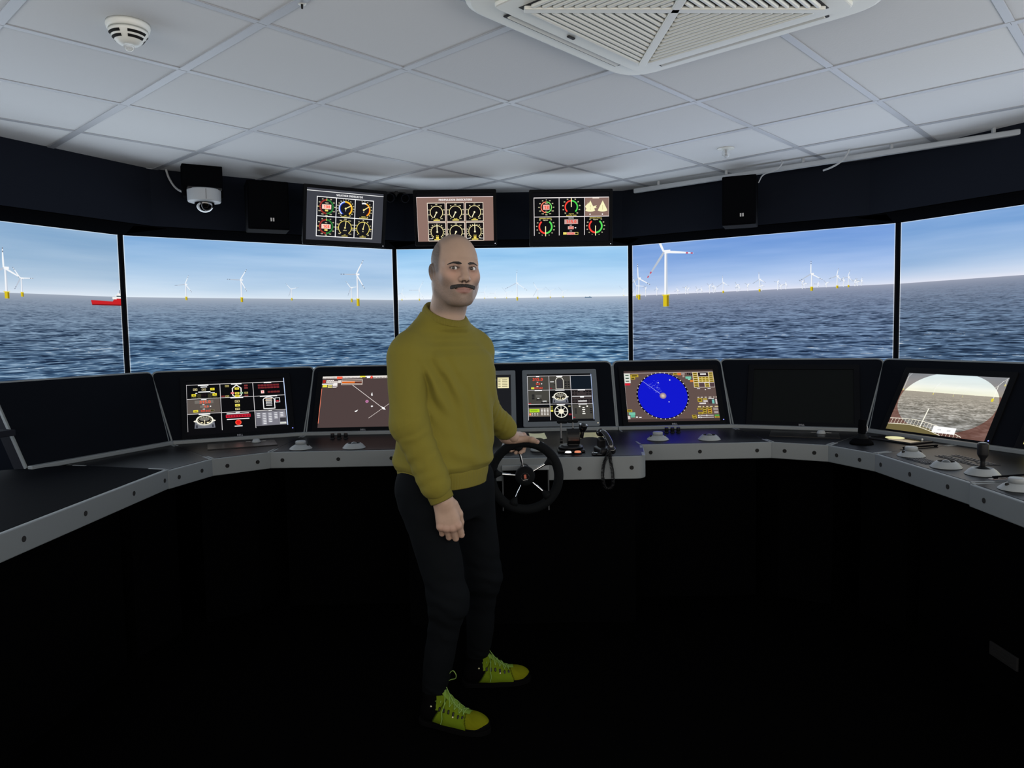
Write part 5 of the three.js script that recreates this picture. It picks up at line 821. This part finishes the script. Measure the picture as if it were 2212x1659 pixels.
// a hand from its wrist, axes and finger bends; returns a field and its bounds
function handField(O, dd, nn, curl, thumb, arm, S = 1.12) {
  const d = V(...dd).normalize(), n0 = V(...nn), n = n0.clone().sub(d.clone().multiplyScalar(n0.dot(d))).normalize(), w = thumb.side > 0 ? new THREE.Vector3().crossVectors(d, n) : new THREE.Vector3().crossVectors(n, d);
  const P = (a, b, c) => V(...O).addScaledVector(d, a * S).addScaledVector(w, b * S).addScaledVector(n, c * S), bones = [];
  const seg = (a, b, ra, rb) => bones.push([a.x, a.y, a.z, b.x, b.y, b.z, ra * S, rb * S]);
  const fingers = [[0.086, 0.028, 0.041, 0.025, 0.02, 0.0098], [0.09, 0.0095, 0.045, 0.029, 0.021, 0.0101], [0.086, -0.009, 0.042, 0.027, 0.02, 0.0096], [0.078, -0.0265, 0.033, 0.021, 0.018, 0.0086]];
  const chains = fingers.map(([a, b, l1, l2, l3, r], k) => {
    let p = P(a, b, 0.002), th = 0; const list = [], c = curl[k], spread = (1.2 - k) * (curl.spread || 0.03);
    [l1, l2, l3].forEach((l, s) => { th += c[s] * Math.PI / 180; const q = p.clone().addScaledVector(d, Math.cos(th) * l * S).addScaledVector(n, -Math.sin(th) * l * S).addScaledVector(w, spread * l * S * Math.cos(th)); list.push([p.x, p.y, p.z, q.x, q.y, q.z, r * S * (1 - s * 0.1), r * S * (0.93 - s * 0.1)]); p = q; });
    list.knuckle = P(a, b, 0.004); return list;
  });
  const th = thumb.points.map((q) => P(...q)), thumbBones = []; for (let i = 0; i < th.length - 1; i++) thumbBones.push([th[i].x, th[i].y, th[i].z, th[i + 1].x, th[i + 1].y, th[i + 1].z, S * [0.0155, 0.0115, 0.0105][i], S * [0.0115, 0.0105, 0.0082][i]]);
  for (const [a, b] of [[0.088, 0.026], [0.091, 0.009], [0.087, -0.0085], [0.079, -0.025]]) { const k = P(0.012, b * 0.55, 0), q = P(a - 0.002, b, 0); seg(k, q, 0.0155, 0.0128); }
  seg(P(0.02, 0.014, -0.006), P(0.06, 0.024, -0.006), 0.016, 0.012); seg(P(0.02, -0.016, -0.006), P(0.06, -0.02, -0.004), 0.014, 0.012);
  const A = V(...arm), wristB = [O[0], O[1], O[2], A.x, A.y, A.z, 0.027, 0.033];
  const lo = [9, 9, 9], hi = [-9, -9, -9]; for (const b of [...bones, ...thumbBones, ...chains.flat()]) for (let k = 0; k < 3; k++) { lo[k] = Math.min(lo[k], b[k] - 0.03, b[k + 3] - 0.03); hi[k] = Math.max(hi[k], b[k] + 0.03, b[k + 3] + 0.03); }
  for (let k = 0; k < 3; k++) { lo[k] = Math.min(lo[k], O[k] - 0.04); hi[k] = Math.max(hi[k], O[k] + 0.04); }
  const f = (x, y, z) => {
    let palm = 1; for (const b of bones) palm = smin(palm, cone(x, y, z, b), 0.012); palm = smin(palm, cone(x, y, z, wristB), 0.026);
    let dmin = palm; let fingersD = 1;
    for (const c of chains) { let q = 1; for (const b of c) q = smin(q, cone(x, y, z, b), 0.005); q = smin(q, hyp(x - c.knuckle.x, y - c.knuckle.y, z - c.knuckle.z) - 0.0095 * S, 0.006); fingersD = smin(fingersD, q, 0.0022); }
    let t = 1; for (const b of thumbBones) t = smin(t, cone(x, y, z, b), 0.006);
    dmin = smin(dmin, fingersD, 0.007); return smin(dmin, t, 0.009);
  };
  const knuckles = chains.map((c) => c.knuckle), tip = th[th.length - 1];
  const color = (x, y, z) => { const q = fbm(x * 70, y * 70 + z * 50, 3) - 0.5; let red = 0; for (const k of knuckles) red += Math.exp(-((x - k.x) ** 2 + (y - k.y) ** 2 + (z - k.z) ** 2) * 5000); for (const c of chains) { const b = c[1]; red += Math.exp(-((x - b[0]) ** 2 + (y - b[1]) ** 2 + (z - b[2]) ** 2) * 9000); } red = Math.min(1, red) * 0.8; return [SKIN[0] * (1.02 + q * 0.16), SKIN[1] * (1.0 + q * 0.16 - red * 0.14), SKIN[2] * (1 + q * 0.16 - red * 0.12)]; };
  return { f, lo, hi, color, chains, thumb: th, n, d, w };
}
const handR = handField([-0.237, 0.827, -2.416], [0.2, -0.97, 0.06], [0.04, 0.06, 1], [[33, 64, 42], [34, 68, 42], [37, 70, 44], [40, 70, 46]], { side: -1, points: [[0.022, 0.026, -0.012], [0.056, 0.036, -0.024], [0.084, 0.034, -0.032], [0.104, 0.03, -0.04]] }, [-0.268, 0.9, -2.418], 1.1);
const handL = handField([-0.026, 0.967, -2.902], [0.42, -0.08, -0.9], [0.08, 1, 0.05], [[58, 62, 45], [60, 66, 48], [62, 66, 50], [60, 66, 50]], { side: 1, points: [[0.02, 0.026, -0.008], [0.036, 0.062, -0.002], [0.034, 0.086, -0.002], [0.03, 0.108, -0.006]] }, [-0.07, 1.03, -2.858]);
{ // one body surface: coarse trunk and limbs, finer head and hands
  const trunk = stack([[0.76, -0.245, -2.61, 0.14, 0.1, 58], [0.9, -0.25, -2.605, 0.145, 0.105, 55], [1.05, -0.238, -2.6, 0.14, 0.1, 48], [1.25, -0.232, -2.6, 0.16, 0.1, 45], [1.33, -0.234, -2.602, 0.14, 0.085, 45], [1.4, -0.236, -2.604, 0.06, 0.055, 45]]);
  const bone = (a, b, ra, rb) => [...J[a], ...J[b], ra, rb], B = [bone('shR', 'elR', 0.048, 0.038), bone('elR', 'wrR', 0.04, 0.027), bone('shL', 'elL', 0.048, 0.038), bone('elL', 'wrL', 0.04, 0.027), bone('hipR', 'knR', 0.07, 0.045), bone('knR', 'anR', 0.045, 0.027), bone('hipL', 'knL', 0.07, 0.045), bone('knL', 'anL', 0.045, 0.027), [-0.302, 0.075, -2.527, -0.2, 0.036, -2.482, 0.024, 0.02], [-0.157, 0.075, -2.804, -0.055, 0.036, -2.816, 0.024, 0.02]];
  const coarse = skin((x, y, z) => { let d = trunk(x, y, z); for (const b of B) d = smin(d, cone(x, y, z, b), 0.03); return d; }, [-0.5, 0.0, -3.0], [0.1, 1.46, -2.3], 0.014, () => SKIN);
  const head = skin((x, y, z) => headField(...hx([x, y, z])), [HEAD[0] - 0.135, HEAD[1] - 0.2, HEAD[2] - 0.16], [HEAD[0] + 0.125, HEAD[1] + 0.14, HEAD[2] + 0.135], 0.0024, (x, y, z) => headColor(...hx([x, y, z])));
  const hands = [handR, handL].map((h) => skin(h.f, h.lo, h.hi, 0.0025, h.color));
  const skinMat = new THREE.MeshPhysicalMaterial({ color: 0xffffff, vertexColors: true, roughness: 0.55, specularIntensity: 0.6 });
  part('body', mergeGeometries([coarse, head, ...hands].map((g) => g)), skinMat, man);
}
// the parts of the face that differ from skin: eyeballs, brows, moustache
const headGroup = part2('face', man, HEAD, [0, 0, 0]); headGroup.rotation.set(0, HY, HR, 'YXZ'); headGroup.rotation.set(0, HY, -0, 'YXZ'); headGroup.rotation.z = HR;
{
  const look = V(...hx([0.0, 1.4, 0.0])).normalize();
  for (const s of [-1, 1]) {
    const g = new THREE.SphereGeometry(0.0133, 40, 30), p = g.attributes.position, C = new Float32Array(p.count * 3), dir = look.clone().add(V(0.0, 0, 0)).normalize();
    for (let i = 0; i < p.count; i++) { const v = V(p.getX(i), p.getY(i), p.getZ(i)).normalize(), a = v.angleTo(dir), c = a < 0.2 ? [0.004, 0.004, 0.004] : a < 0.47 ? [0.022, 0.013, 0.008] : [0.62, 0.6, 0.58]; C.set(c, i * 3); }
    g.setAttribute('color', new THREE.BufferAttribute(C, 3));
    part('eye', g, new THREE.MeshPhysicalMaterial({ vertexColors: true, roughness: 0.35 }), headGroup, [s * 0.0325, 0.0018, 0.0728]);
  }
  const hairMat = std(0.018, 0.015, 0.014, 0.75, 0, { bumpMap: streaks, bumpScale: 0.0008 });
  for (const s of [-1, 1]) {
    const f = (x, y, z) => { const X = x * s, u = (X - 0.011) / 0.043, yc = 0.0155 + 0.0105 * u * (1.15 - u) - (u > 0.62 ? (u - 0.62) * 0.012 : 0), th = 0.0052 * (1 - 0.78 * clamp(u, 0, 1)) * step01(-0.12, 0.25, u) + 0.0004; const reg = Math.max(Math.abs(y - yc) - th, 0.011 - X, X - 0.054); return smax(headField(x, y, z) - 0.0013 - 0.0004 * Math.sin(X * 900 + y * 300), smax(reg, 0.04 - z, 0.002), 0.0015); };
    part('eyebrow', skin(f, [s > 0 ? 0.006 : -0.06, 0.008, 0.045], [s > 0 ? 0.06 : -0.006, 0.048, 0.11], 0.0013), hairMat, headGroup);
  }
  const f = (x, y, z) => { const X = Math.abs(x), u = X / 0.044, top = -0.0512 - 0.0055 * u * u + (X < 0.006 ? -0.0015 * (1 - X / 0.006) : 0), bot = -0.063 - 0.0075 * Math.pow(u, 2) + (X < 0.007 ? 0.0016 * (1 - X / 0.007) : 0); const endr = X - 0.044; const reg = smax(smax(y - top, bot - y, 0.003), endr, 0.005); return smax(headField(x, y, z) - 0.0046 - 0.0005 * Math.sin(x * 900 + y * 500) - 0.0016 * (vnoise(x * 380 + 50, y * 120 + 50) - 0.5), smax(reg, 0.045 - z, 0.003), 0.004); };
  part('moustache', skin(f, [-0.05, -0.088, 0.05], [0.05, -0.042, 0.115], 0.0016), hairMat, headGroup);
  for (const [h, list] of [[handL, ['thumb']], [handR, []]]) if (list.length) { const t = h.thumb, a = t[3], b = t[2], q = a.clone().sub(b).normalize(); const nail = part('thumbnail', new THREE.SphereGeometry(1, 14, 10), std(0.36, 0.22, 0.18, 0.3), man); nail.position.copy(a).addScaledVector(V(0.1, 0.55, 0.83).normalize(), 0.0068).addScaledVector(q, 0.002); nail.scale.set(0.0072, 0.0022, 0.0055); nail.quaternion.setFromUnitVectors(V(0, 1, 0), V(0.1, 0.55, 0.83).normalize()); }
}
// sweater
const TORSO = [[0.905, -0.252, -2.6, 0.172, 0.148, 54], [0.93, -0.248, -2.598, 0.182, 0.156, 53], [0.965, -0.245, -2.598, 0.182, 0.154, 52], [1.03, -0.238, -2.6, 0.176, 0.142, 49], [1.1, -0.232, -2.6, 0.176, 0.135, 47], [1.18, -0.228, -2.6, 0.186, 0.133, 45], [1.25, -0.229, -2.6, 0.19, 0.13, 45], [1.31, -0.231, -2.602, 0.18, 0.12, 45], [1.35, -0.234, -2.604, 0.15, 0.104, 44], [1.38, -0.235, -2.606, 0.12, 0.09, 42], [1.405, -0.236, -2.608, 0.094, 0.08, 38], [1.425, -0.231, -2.599, 0.081, 0.081, 36], [1.453, -0.229, -2.595, 0.0715, 0.0735, 36]];
const torso = stack(TORSO, 2.25);
const sweaterMat = std(0.165, 0.142, 0.014, 0.95, 0, { bumpMap: weave, bumpScale: 0.0007 });
const armB = (a, b, ra, rb) => [...J[a], ...J[b], ra, rb];
const sleeveR = [armB('shR', 'elR', 0.0725, 0.0625), [...J.elR, -0.262, 0.88, -2.416, 0.0615, 0.0465]], sleeveL = [armB('shL', 'elL', 0.068, 0.058), [...J.elL, -0.032, 1.008, -2.878, 0.058, 0.042]];
const along = (x, y, z, b) => clamp(((x - b[0]) * (b[3] - b[0]) + (y - b[1]) * (b[4] - b[1]) + (z - b[2]) * (b[5] - b[2])) / ((b[3] - b[0]) ** 2 + (b[4] - b[1]) ** 2 + (b[5] - b[2]) ** 2), 0, 1);
function sweaterField(x, y, z) {
  let t = torso(x, y + 0.34 * step01(1.22, 1.4, y) * clamp((x + 0.236) * 0.62 + (z + 2.604) * 0.78, -0.09, 0.075), z);
  if (t < 0.05) { const n = fbm(x * 9 + z * 5 + y * 2, y * 5 + x * 3, 3) - 0.5; t -= n * 0.013; t -= 0.0035 * Math.sin((y + x * 0.5) * 70 + 4 * fbm(x * 9, y * 6, 2)) * step01(1.06, 0.94, y) * step01(0.905, 0.94, y); const ap = Math.exp(-((x + 0.27) ** 2 + (y - 1.2) ** 2 + (z + 2.46) ** 2) * 120); t -= 0.009 * Math.sin((y * 0.9 + x * 1.5) * 70 + 5 * fbm(x * 10, y * 8, 2)) * ap; const mid = Math.exp(-((x + 0.14) ** 2 + (y - 1.08) ** 2) * 60); t -= 0.004 * Math.sin((y * 0.35 + x * 1.2 - z * 0.5) * 75 + 4 * fbm(x * 7 + 3, y * 5, 2)) * mid; }
  const sleeve = (S, sh) => { let d = smin(cone(x, y, z, S[0]), cone(x, y, z, S[1]), 0.03); if (d < 0.04) { const u = along(x, y, z, S[0]), v = along(x, y, z, S[1]), n = fbm(x * 16 + sh, y * 10 + z * 12, 3) - 0.5; d -= n * 0.011 + 0.0016 * Math.sin(v * 30 + 9 * fbm(x * 14, y * 14 + z * 9, 2) + x * 30) * step01(0.05, 0.25, v) * (1 - 0.4 * v) + 0.001 * Math.sin(u * 20 + 8 * fbm(x * 14, y * 14, 2)) * step01(0.55, 0.95, u) * (v > 0 ? 0 : 1) + 0.006 * step01(0.55, 0.93, v); } return d; };
  t = smin(t, cone(x, y, z, [-0.262, 1.428, -2.628, -0.335, 1.348, -2.51, 0.042, 0.052]), 0.05); t = smin(t, cone(x, y, z, [-0.215, 1.405, -2.63, -0.142, 1.345, -2.705, 0.045, 0.05]), 0.05);
  const r = sleeve(sleeveR, 3), l = sleeve(sleeveL, 8);
  const k = 0.003 + 0.036 * step01(1.22, 1.34, y); return smin(smin(t, r, k), l, k);
}
const sw = part('sweater', skin(sweaterField, [-0.5, 0.8, -3.0], [0.02, 1.46, -2.28], 0.0058), sweaterMat, man);
const ribs = noiseTexture(128, (u, v) => { const q = 128 + 100 * Math.sin(u * 2 * Math.PI * 32); return [q, q, q]; });
const ribMat = std(0.158, 0.134, 0.0135, 0.95, 0, { bumpMap: ribs, bumpScale: 0.0014 });
function loft(rings, n = 72, close = true) { const P = [], U = [], I = []; rings.forEach((f, j) => { for (let i = 0; i <= n; i++) { const p = f(i / n * Math.PI * 2); P.push(p[0], p[1], p[2]); U.push(i / n * 3, j / rings.length); } }); for (let j = 0; j < rings.length - 1; j++) for (let i = 0; i < n; i++) { const a = j * (n + 1) + i, b = a + n + 1; I.push(a, b, a + 1, b, b + 1, a + 1); } const g = new THREE.BufferGeometry(); g.setAttribute('position', new THREE.Float32BufferAttribute(P, 3)); g.setAttribute('uv', new THREE.Float32BufferAttribute(U, 2)); g.setIndex(I); g.computeVertexNormals(); return g; }
{
  const ring = (y, cx, cz, w, d, a) => (t) => { const r = a * Math.PI / 180, c = Math.cos(t), s = Math.sin(t), lx = Math.sign(c) * Math.pow(Math.abs(c), 0.9) * w, lz = Math.sign(s) * Math.pow(Math.abs(s), 0.9) * d; return [cx + lx * Math.cos(r) + lz * Math.sin(r), y - 0.006 * s, cz - lx * Math.sin(r) + lz * Math.cos(r)]; };
  part('hem_band', loft([[0.93, 0.16, 0.14], [0.92, 0.171, 0.149], [0.9, 0.17, 0.148], [0.872, 0.166, 0.144], [0.858, 0.166, 0.143], [0.854, 0.163, 0.14], [0.858, 0.15, 0.125]].map(([y, w, d]) => ring(y, -0.252, -2.6, w, d, 54))), ribMat, sw);
  const cuff = (a, b, r0, r1, L, flat) => { const A3 = V(...a), B3 = V(...b), dir = B3.clone().sub(A3).normalize(), u = new THREE.Vector3().crossVectors(dir, V(0.2, 0.1, 1)).normalize(), v = new THREE.Vector3().crossVectors(dir, u); const R = (t, r) => (q) => { const p = A3.clone().addScaledVector(dir, t * L).addScaledVector(u, Math.cos(q) * r).addScaledVector(v, Math.sin(q) * r * flat); return [p.x, p.y, p.z]; }; return loft([[-0.1, r0 * 0.85], [0.02, r0], [0.5, mix1(r0, r1, 0.5)], [0.94, r1], [1, r1 * 0.97], [0.98, r1 * 0.8]].map(([t, r]) => R(t, r)), 48); };
  part('cuff', cuff([-0.266, 0.888, -2.416], [-0.234, 0.813, -2.414], 0.0435, 0.0415, 0.068, 0.88), ribMat, sw);
  part('cuff', cuff([-0.042, 1.015, -2.873], [-0.004, 0.974, -2.902], 0.041, 0.038, 0.05, 0.88), ribMat, sw);
  const band = ([dr, dy]) => (q) => { const r = 36 * Math.PI / 180, lx = Math.cos(q) * (0.0655 + dr), lz = Math.sin(q) * (0.068 + dr) - 0.003; return [-0.2285 + lx * Math.cos(r) + lz * Math.sin(r), 1.458 - 0.035 * Math.sin(q) - 0.004 * Math.cos(q) + dy, -2.594 - lx * Math.sin(r) + lz * Math.cos(r)]; };
  part('collar', loft([[0.0165, -0.02], [0.0145, -0.011], [0.009, -0.0015], [0.004, 0.003], [-0.001, 0.003], [-0.004, -0.003], [-0.005, -0.022]].map(band), 96), ribMat, sw);
}
// jeans
{
  const hips = stack([[0.72, -0.246, -2.61, 0.14, 0.115, 60], [0.78, -0.248, -2.608, 0.165, 0.135, 59], [0.84, -0.25, -2.605, 0.168, 0.138, 57], [0.9, -0.25, -2.602, 0.16, 0.132, 55]]);
  const L = [[...J.hipR, ...J.knR, 0.098, 0.066], [...J.knR, ...J.anR, 0.064, 0.043], [...J.hipL, ...J.knL, 0.096, 0.066], [...J.knL, ...J.anL, 0.064, 0.043]];
  const jeans = (x, y, z) => { let a = smin(cone(x, y, z, L[0]), cone(x, y, z, L[1]), 0.04), b = smin(cone(x, y, z, L[2]), cone(x, y, z, L[3]), 0.04); const n = fbm(x * 11 + z * 7, y * 9, 3) - 0.5; const k = Math.exp(-((y - 0.44) ** 2) * 60), w = n * 0.012 + 0.0018 * Math.sin(y * 95 + x * 40 + 9 * n) * (k + step01(0.22, 0.1, y)); let d = smin(smin(a, b, 0.012), hips(x, y, z), 0.04) - w; return smax(d, 0.112 - y, 0.01); };
  const jm = std(0.0032, 0.0042, 0.0055, 0.9, 0, { bumpMap: weave, bumpScale: 0.0006, specularIntensity: 0.15 });
  const j = part('jeans', skin(jeans, [-0.5, 0.06, -3.02], [0.02, 0.92, -2.36], 0.0085), jm, man);
}
// shoes: own frame with the heel at the origin, z towards the toe
const soleMat = std(0.002, 0.002, 0.0024, 0.85, 0, { specularIntensity: 0.1 });
function shoe(label, x, z, turn, loop) {
  const g = part2('shoe', man, [x, 0, z], [0, turn, 0]); g.scale.setScalar(0.9); g.userData.label = label;
  const W = (q) => 0.036 + 0.012 * Math.exp(-(((q - 0.2) / 0.06) ** 2)) - 0.004 * Math.exp(-(((q - 0.11) / 0.04) ** 2));
  const f = (x0, y, q) => {
    let d = cone(x0, y, q, [0, 0.045, 0.04, 0, 0.046, 0.11, 0.039, 0.041]);
    d = smin(d, ell(x0, y - 0.034, q - 0.18, 0.049, 0.037, 0.1), 0.035);
    d = smin(d, ell(x0, y - 0.03, q - 0.235, 0.043, 0.027, 0.052), 0.03);
    d = smin(d, cone(x0, y, q, [0, 0.075, 0.058, 0, 0.135, 0.05, 0.042, 0.041]), 0.035);
    d = smin(d, cone(x0, y, q, [0, 0.07, 0.15, 0, 0.125, 0.09, 0.024, 0.02]), 0.03);
    return smax(d, 0.012 - y, 0.006);
  };
  const col = (x0, y, q) => { const heel = q < 0.062 + (y - 0.02) * 0.62 && !(q > 0.085 && y > 0.075), n = fbm(x0 * 90, y * 90 + q * 70, 3) - 0.5, toe = step01(0.215, 0.24, q + y * 0.35); if (heel || y > 0.128 || y < 0.02) return [0.0016, 0.0016, 0.002]; const c = [mix1(0.105, 0.125, toe), mix1(0.16, 0.135, toe), mix1(0.008, 0.005, toe)]; if (Math.abs(q + y * 0.35 - 0.228) < 0.0022 || Math.abs(q - 0.064 - (y - 0.02) * 0.62) < 0.003) return c.map((v) => v * 0.35); return c.map((v) => v * (1 + n * 0.3)); };
  part('upper', skin(f, [-0.065, 0.0, -0.015], [0.065, 0.19, 0.3], 0.0026, col), new THREE.MeshPhysicalMaterial({ color: 0xffffff, vertexColors: true, roughness: 0.9, specularIntensity: 0.08, bumpMap: grain, bumpScale: 0.0006 }), g);
  const out = []; for (let i = 0; i <= 20; i++) out.push([W(i / 20 * 0.27) + 0.004, i / 20 * 0.27]); const sp = new THREE.Shape(); sp.moveTo(0, -0.004);
  sp.bezierCurveTo(0.03, -0.004, 0.043, 0.012, 0.043, 0.04); sp.bezierCurveTo(0.043, 0.1, 0.054, 0.14, 0.053, 0.2); sp.bezierCurveTo(0.05, 0.26, 0.03, 0.294, 0.0, 0.296); sp.bezierCurveTo(-0.03, 0.294, -0.05, 0.26, -0.053, 0.2); sp.bezierCurveTo(-0.054, 0.14, -0.043, 0.1, -0.043, 0.04); sp.bezierCurveTo(-0.043, 0.012, -0.03, -0.004, 0, -0.004);
  const sole = extrude(sp, 0.014, 0.003, 12); sole.rotateX(Math.PI / 2); sole.scale(1, 1, 1); sole.translate(0, 0.0185, 0); part('sole', sole, soleMat, g);
  const rand = skin((x0, y, q) => smax(f(x0, y, q) - 0.003, Math.max(y - 0.03 - 0.012 * step01(0.25, 0.29, q), 0.215 - q), 0.003), [-0.065, 0.0, 0.2], [0.065, 0.06, 0.305], 0.004); part('toe_rand', rand, soleMat, g);
  const topAt = (x0, q) => { let y = 0.19; for (let i = 0; i < 60 && f(x0, y, q) > 0.0006; i++) y -= Math.max(0.0008, f(x0, y, q) * 0.6); return y; };
  const rivetMat = std(0.62, 0.6, 0.36, 0.4), lace = std(0.17, 0.29, 0.06, 0.8), bright = std(0.11, 0.2, 0.012, 0.85);
  const tg = loft(Array.from({ length: 9 }, (_, i) => { const q = 0.095 + i * 0.0155; return (t) => { const w = 0.019 - i * 0.0005, xx = Math.cos(t) * w; return [xx, topAt(xx, q) + 0.0015 + Math.sin(t) * 0.002, q]; }; }), 20); part('tongue', tg, bright, g);
  const rows = [0.1, 0.118, 0.138, 0.158, 0.178, 0.196], hw = (i) => 0.029 - i * 0.0006, on = (x0, q, up = 0.0035) => V(x0, topAt(x0, q) + up, q);
  for (let i = 0; i < rows.length - 1; i++) for (const s of [-1, 1]) { const a = on(s * hw(i), rows[i]), m = on(0, (rows[i] + rows[i + 1]) / 2, 0.006 + s * 0.001), b = on(-s * hw(i + 1), rows[i + 1]); part('lace', tube([a, m, b], 0.0017, 14, 6), lace, g); }
  part('lace', tube([on(-hw(5), rows[5]), on(0, rows[5], 0.005), on(hw(5), rows[5])], 0.0017, 14, 6), lace, g);
  for (const s of [-1, 1]) for (let i = 0; i < rows.length; i++) { const p = on(s * (hw(i) + 0.005), rows[i], 0.001); const e = part('hook', rbox(0.006, 0.016, 0.008, 0.0028, 2), M.blackPlastic, g, [p.x + s * 0.003, p.y - 0.005, p.z], [0, 0, s * 0.45]); if (i === 3) part('rivet', new THREE.SphereGeometry(0.0036, 10, 8), rivetMat, g, [p.x + s * 0.008, p.y - 0.014, p.z]); if (i === 0) part('rivet', new THREE.SphereGeometry(0.0036, 10, 8), rivetMat, g, [s * 0.0425, 0.088, 0.066]); }
  const K = V(0.004, topAt(0, 0.094) + 0.012, 0.104);
  for (let i = 0; i < 4; i++) part('lace', tube([[-0.034, 0.135 - i * 0.014, 0.072 + i * 0.004], [-0.02, 0.14 - i * 0.012, 0.09 + i * 0.002], K], 0.0016, 12, 6), lace, g);
  if (loop) part('lace_loop', tube([K, K.clone().add(V(-0.004, 0.03, 0.016)), K.clone().add(V(-0.012, 0.058, 0.035)), K.clone().add(V(-0.014, 0.064, 0.046)), K.clone().add(V(-0.012, 0.05, 0.056)), K.clone().add(V(-0.004, 0.03, 0.05)), K.clone().add(V(0, 0.018, 0.025)), K], 0.0018, 60, 7), lace, g);
  else part('lace_loop', tube([K, K.clone().add(V(-0.006, 0.022, 0.002)), K.clone().add(V(-0.008, 0.034, -0.004)), K.clone().add(V(0.002, 0.02, -0.006)), K], 0.0018, 30, 7), lace, g);
  part('lace_end', tube([K, V(-0.03, 0.1, 0.118), V(-0.047, 0.075, 0.115), V(-0.0535, 0.05, 0.118), V(-0.0545, 0.03, 0.112)], 0.0017, 30, 6), lace, g);
  part('lace_end', tube([K, on(-0.006, 0.13, 0.012), on(-0.018, 0.16, 0.01), on(-0.012, 0.185, 0.005)], 0.0017, 30, 6), lace, g);
  return g;
}
shoe('green and yellow climbing-style boot with a tall lace loop', -0.345, -2.54, 68 * Math.PI / 180, true);
shoe('green boot further from the camera, toe pointing right', -0.212, -2.798, 96 * Math.PI / 180, false);

scene.traverse((o) => { if (o.isMesh) o.castShadow = o.receiveShadow = true; });
renderer.render(scene, camera);
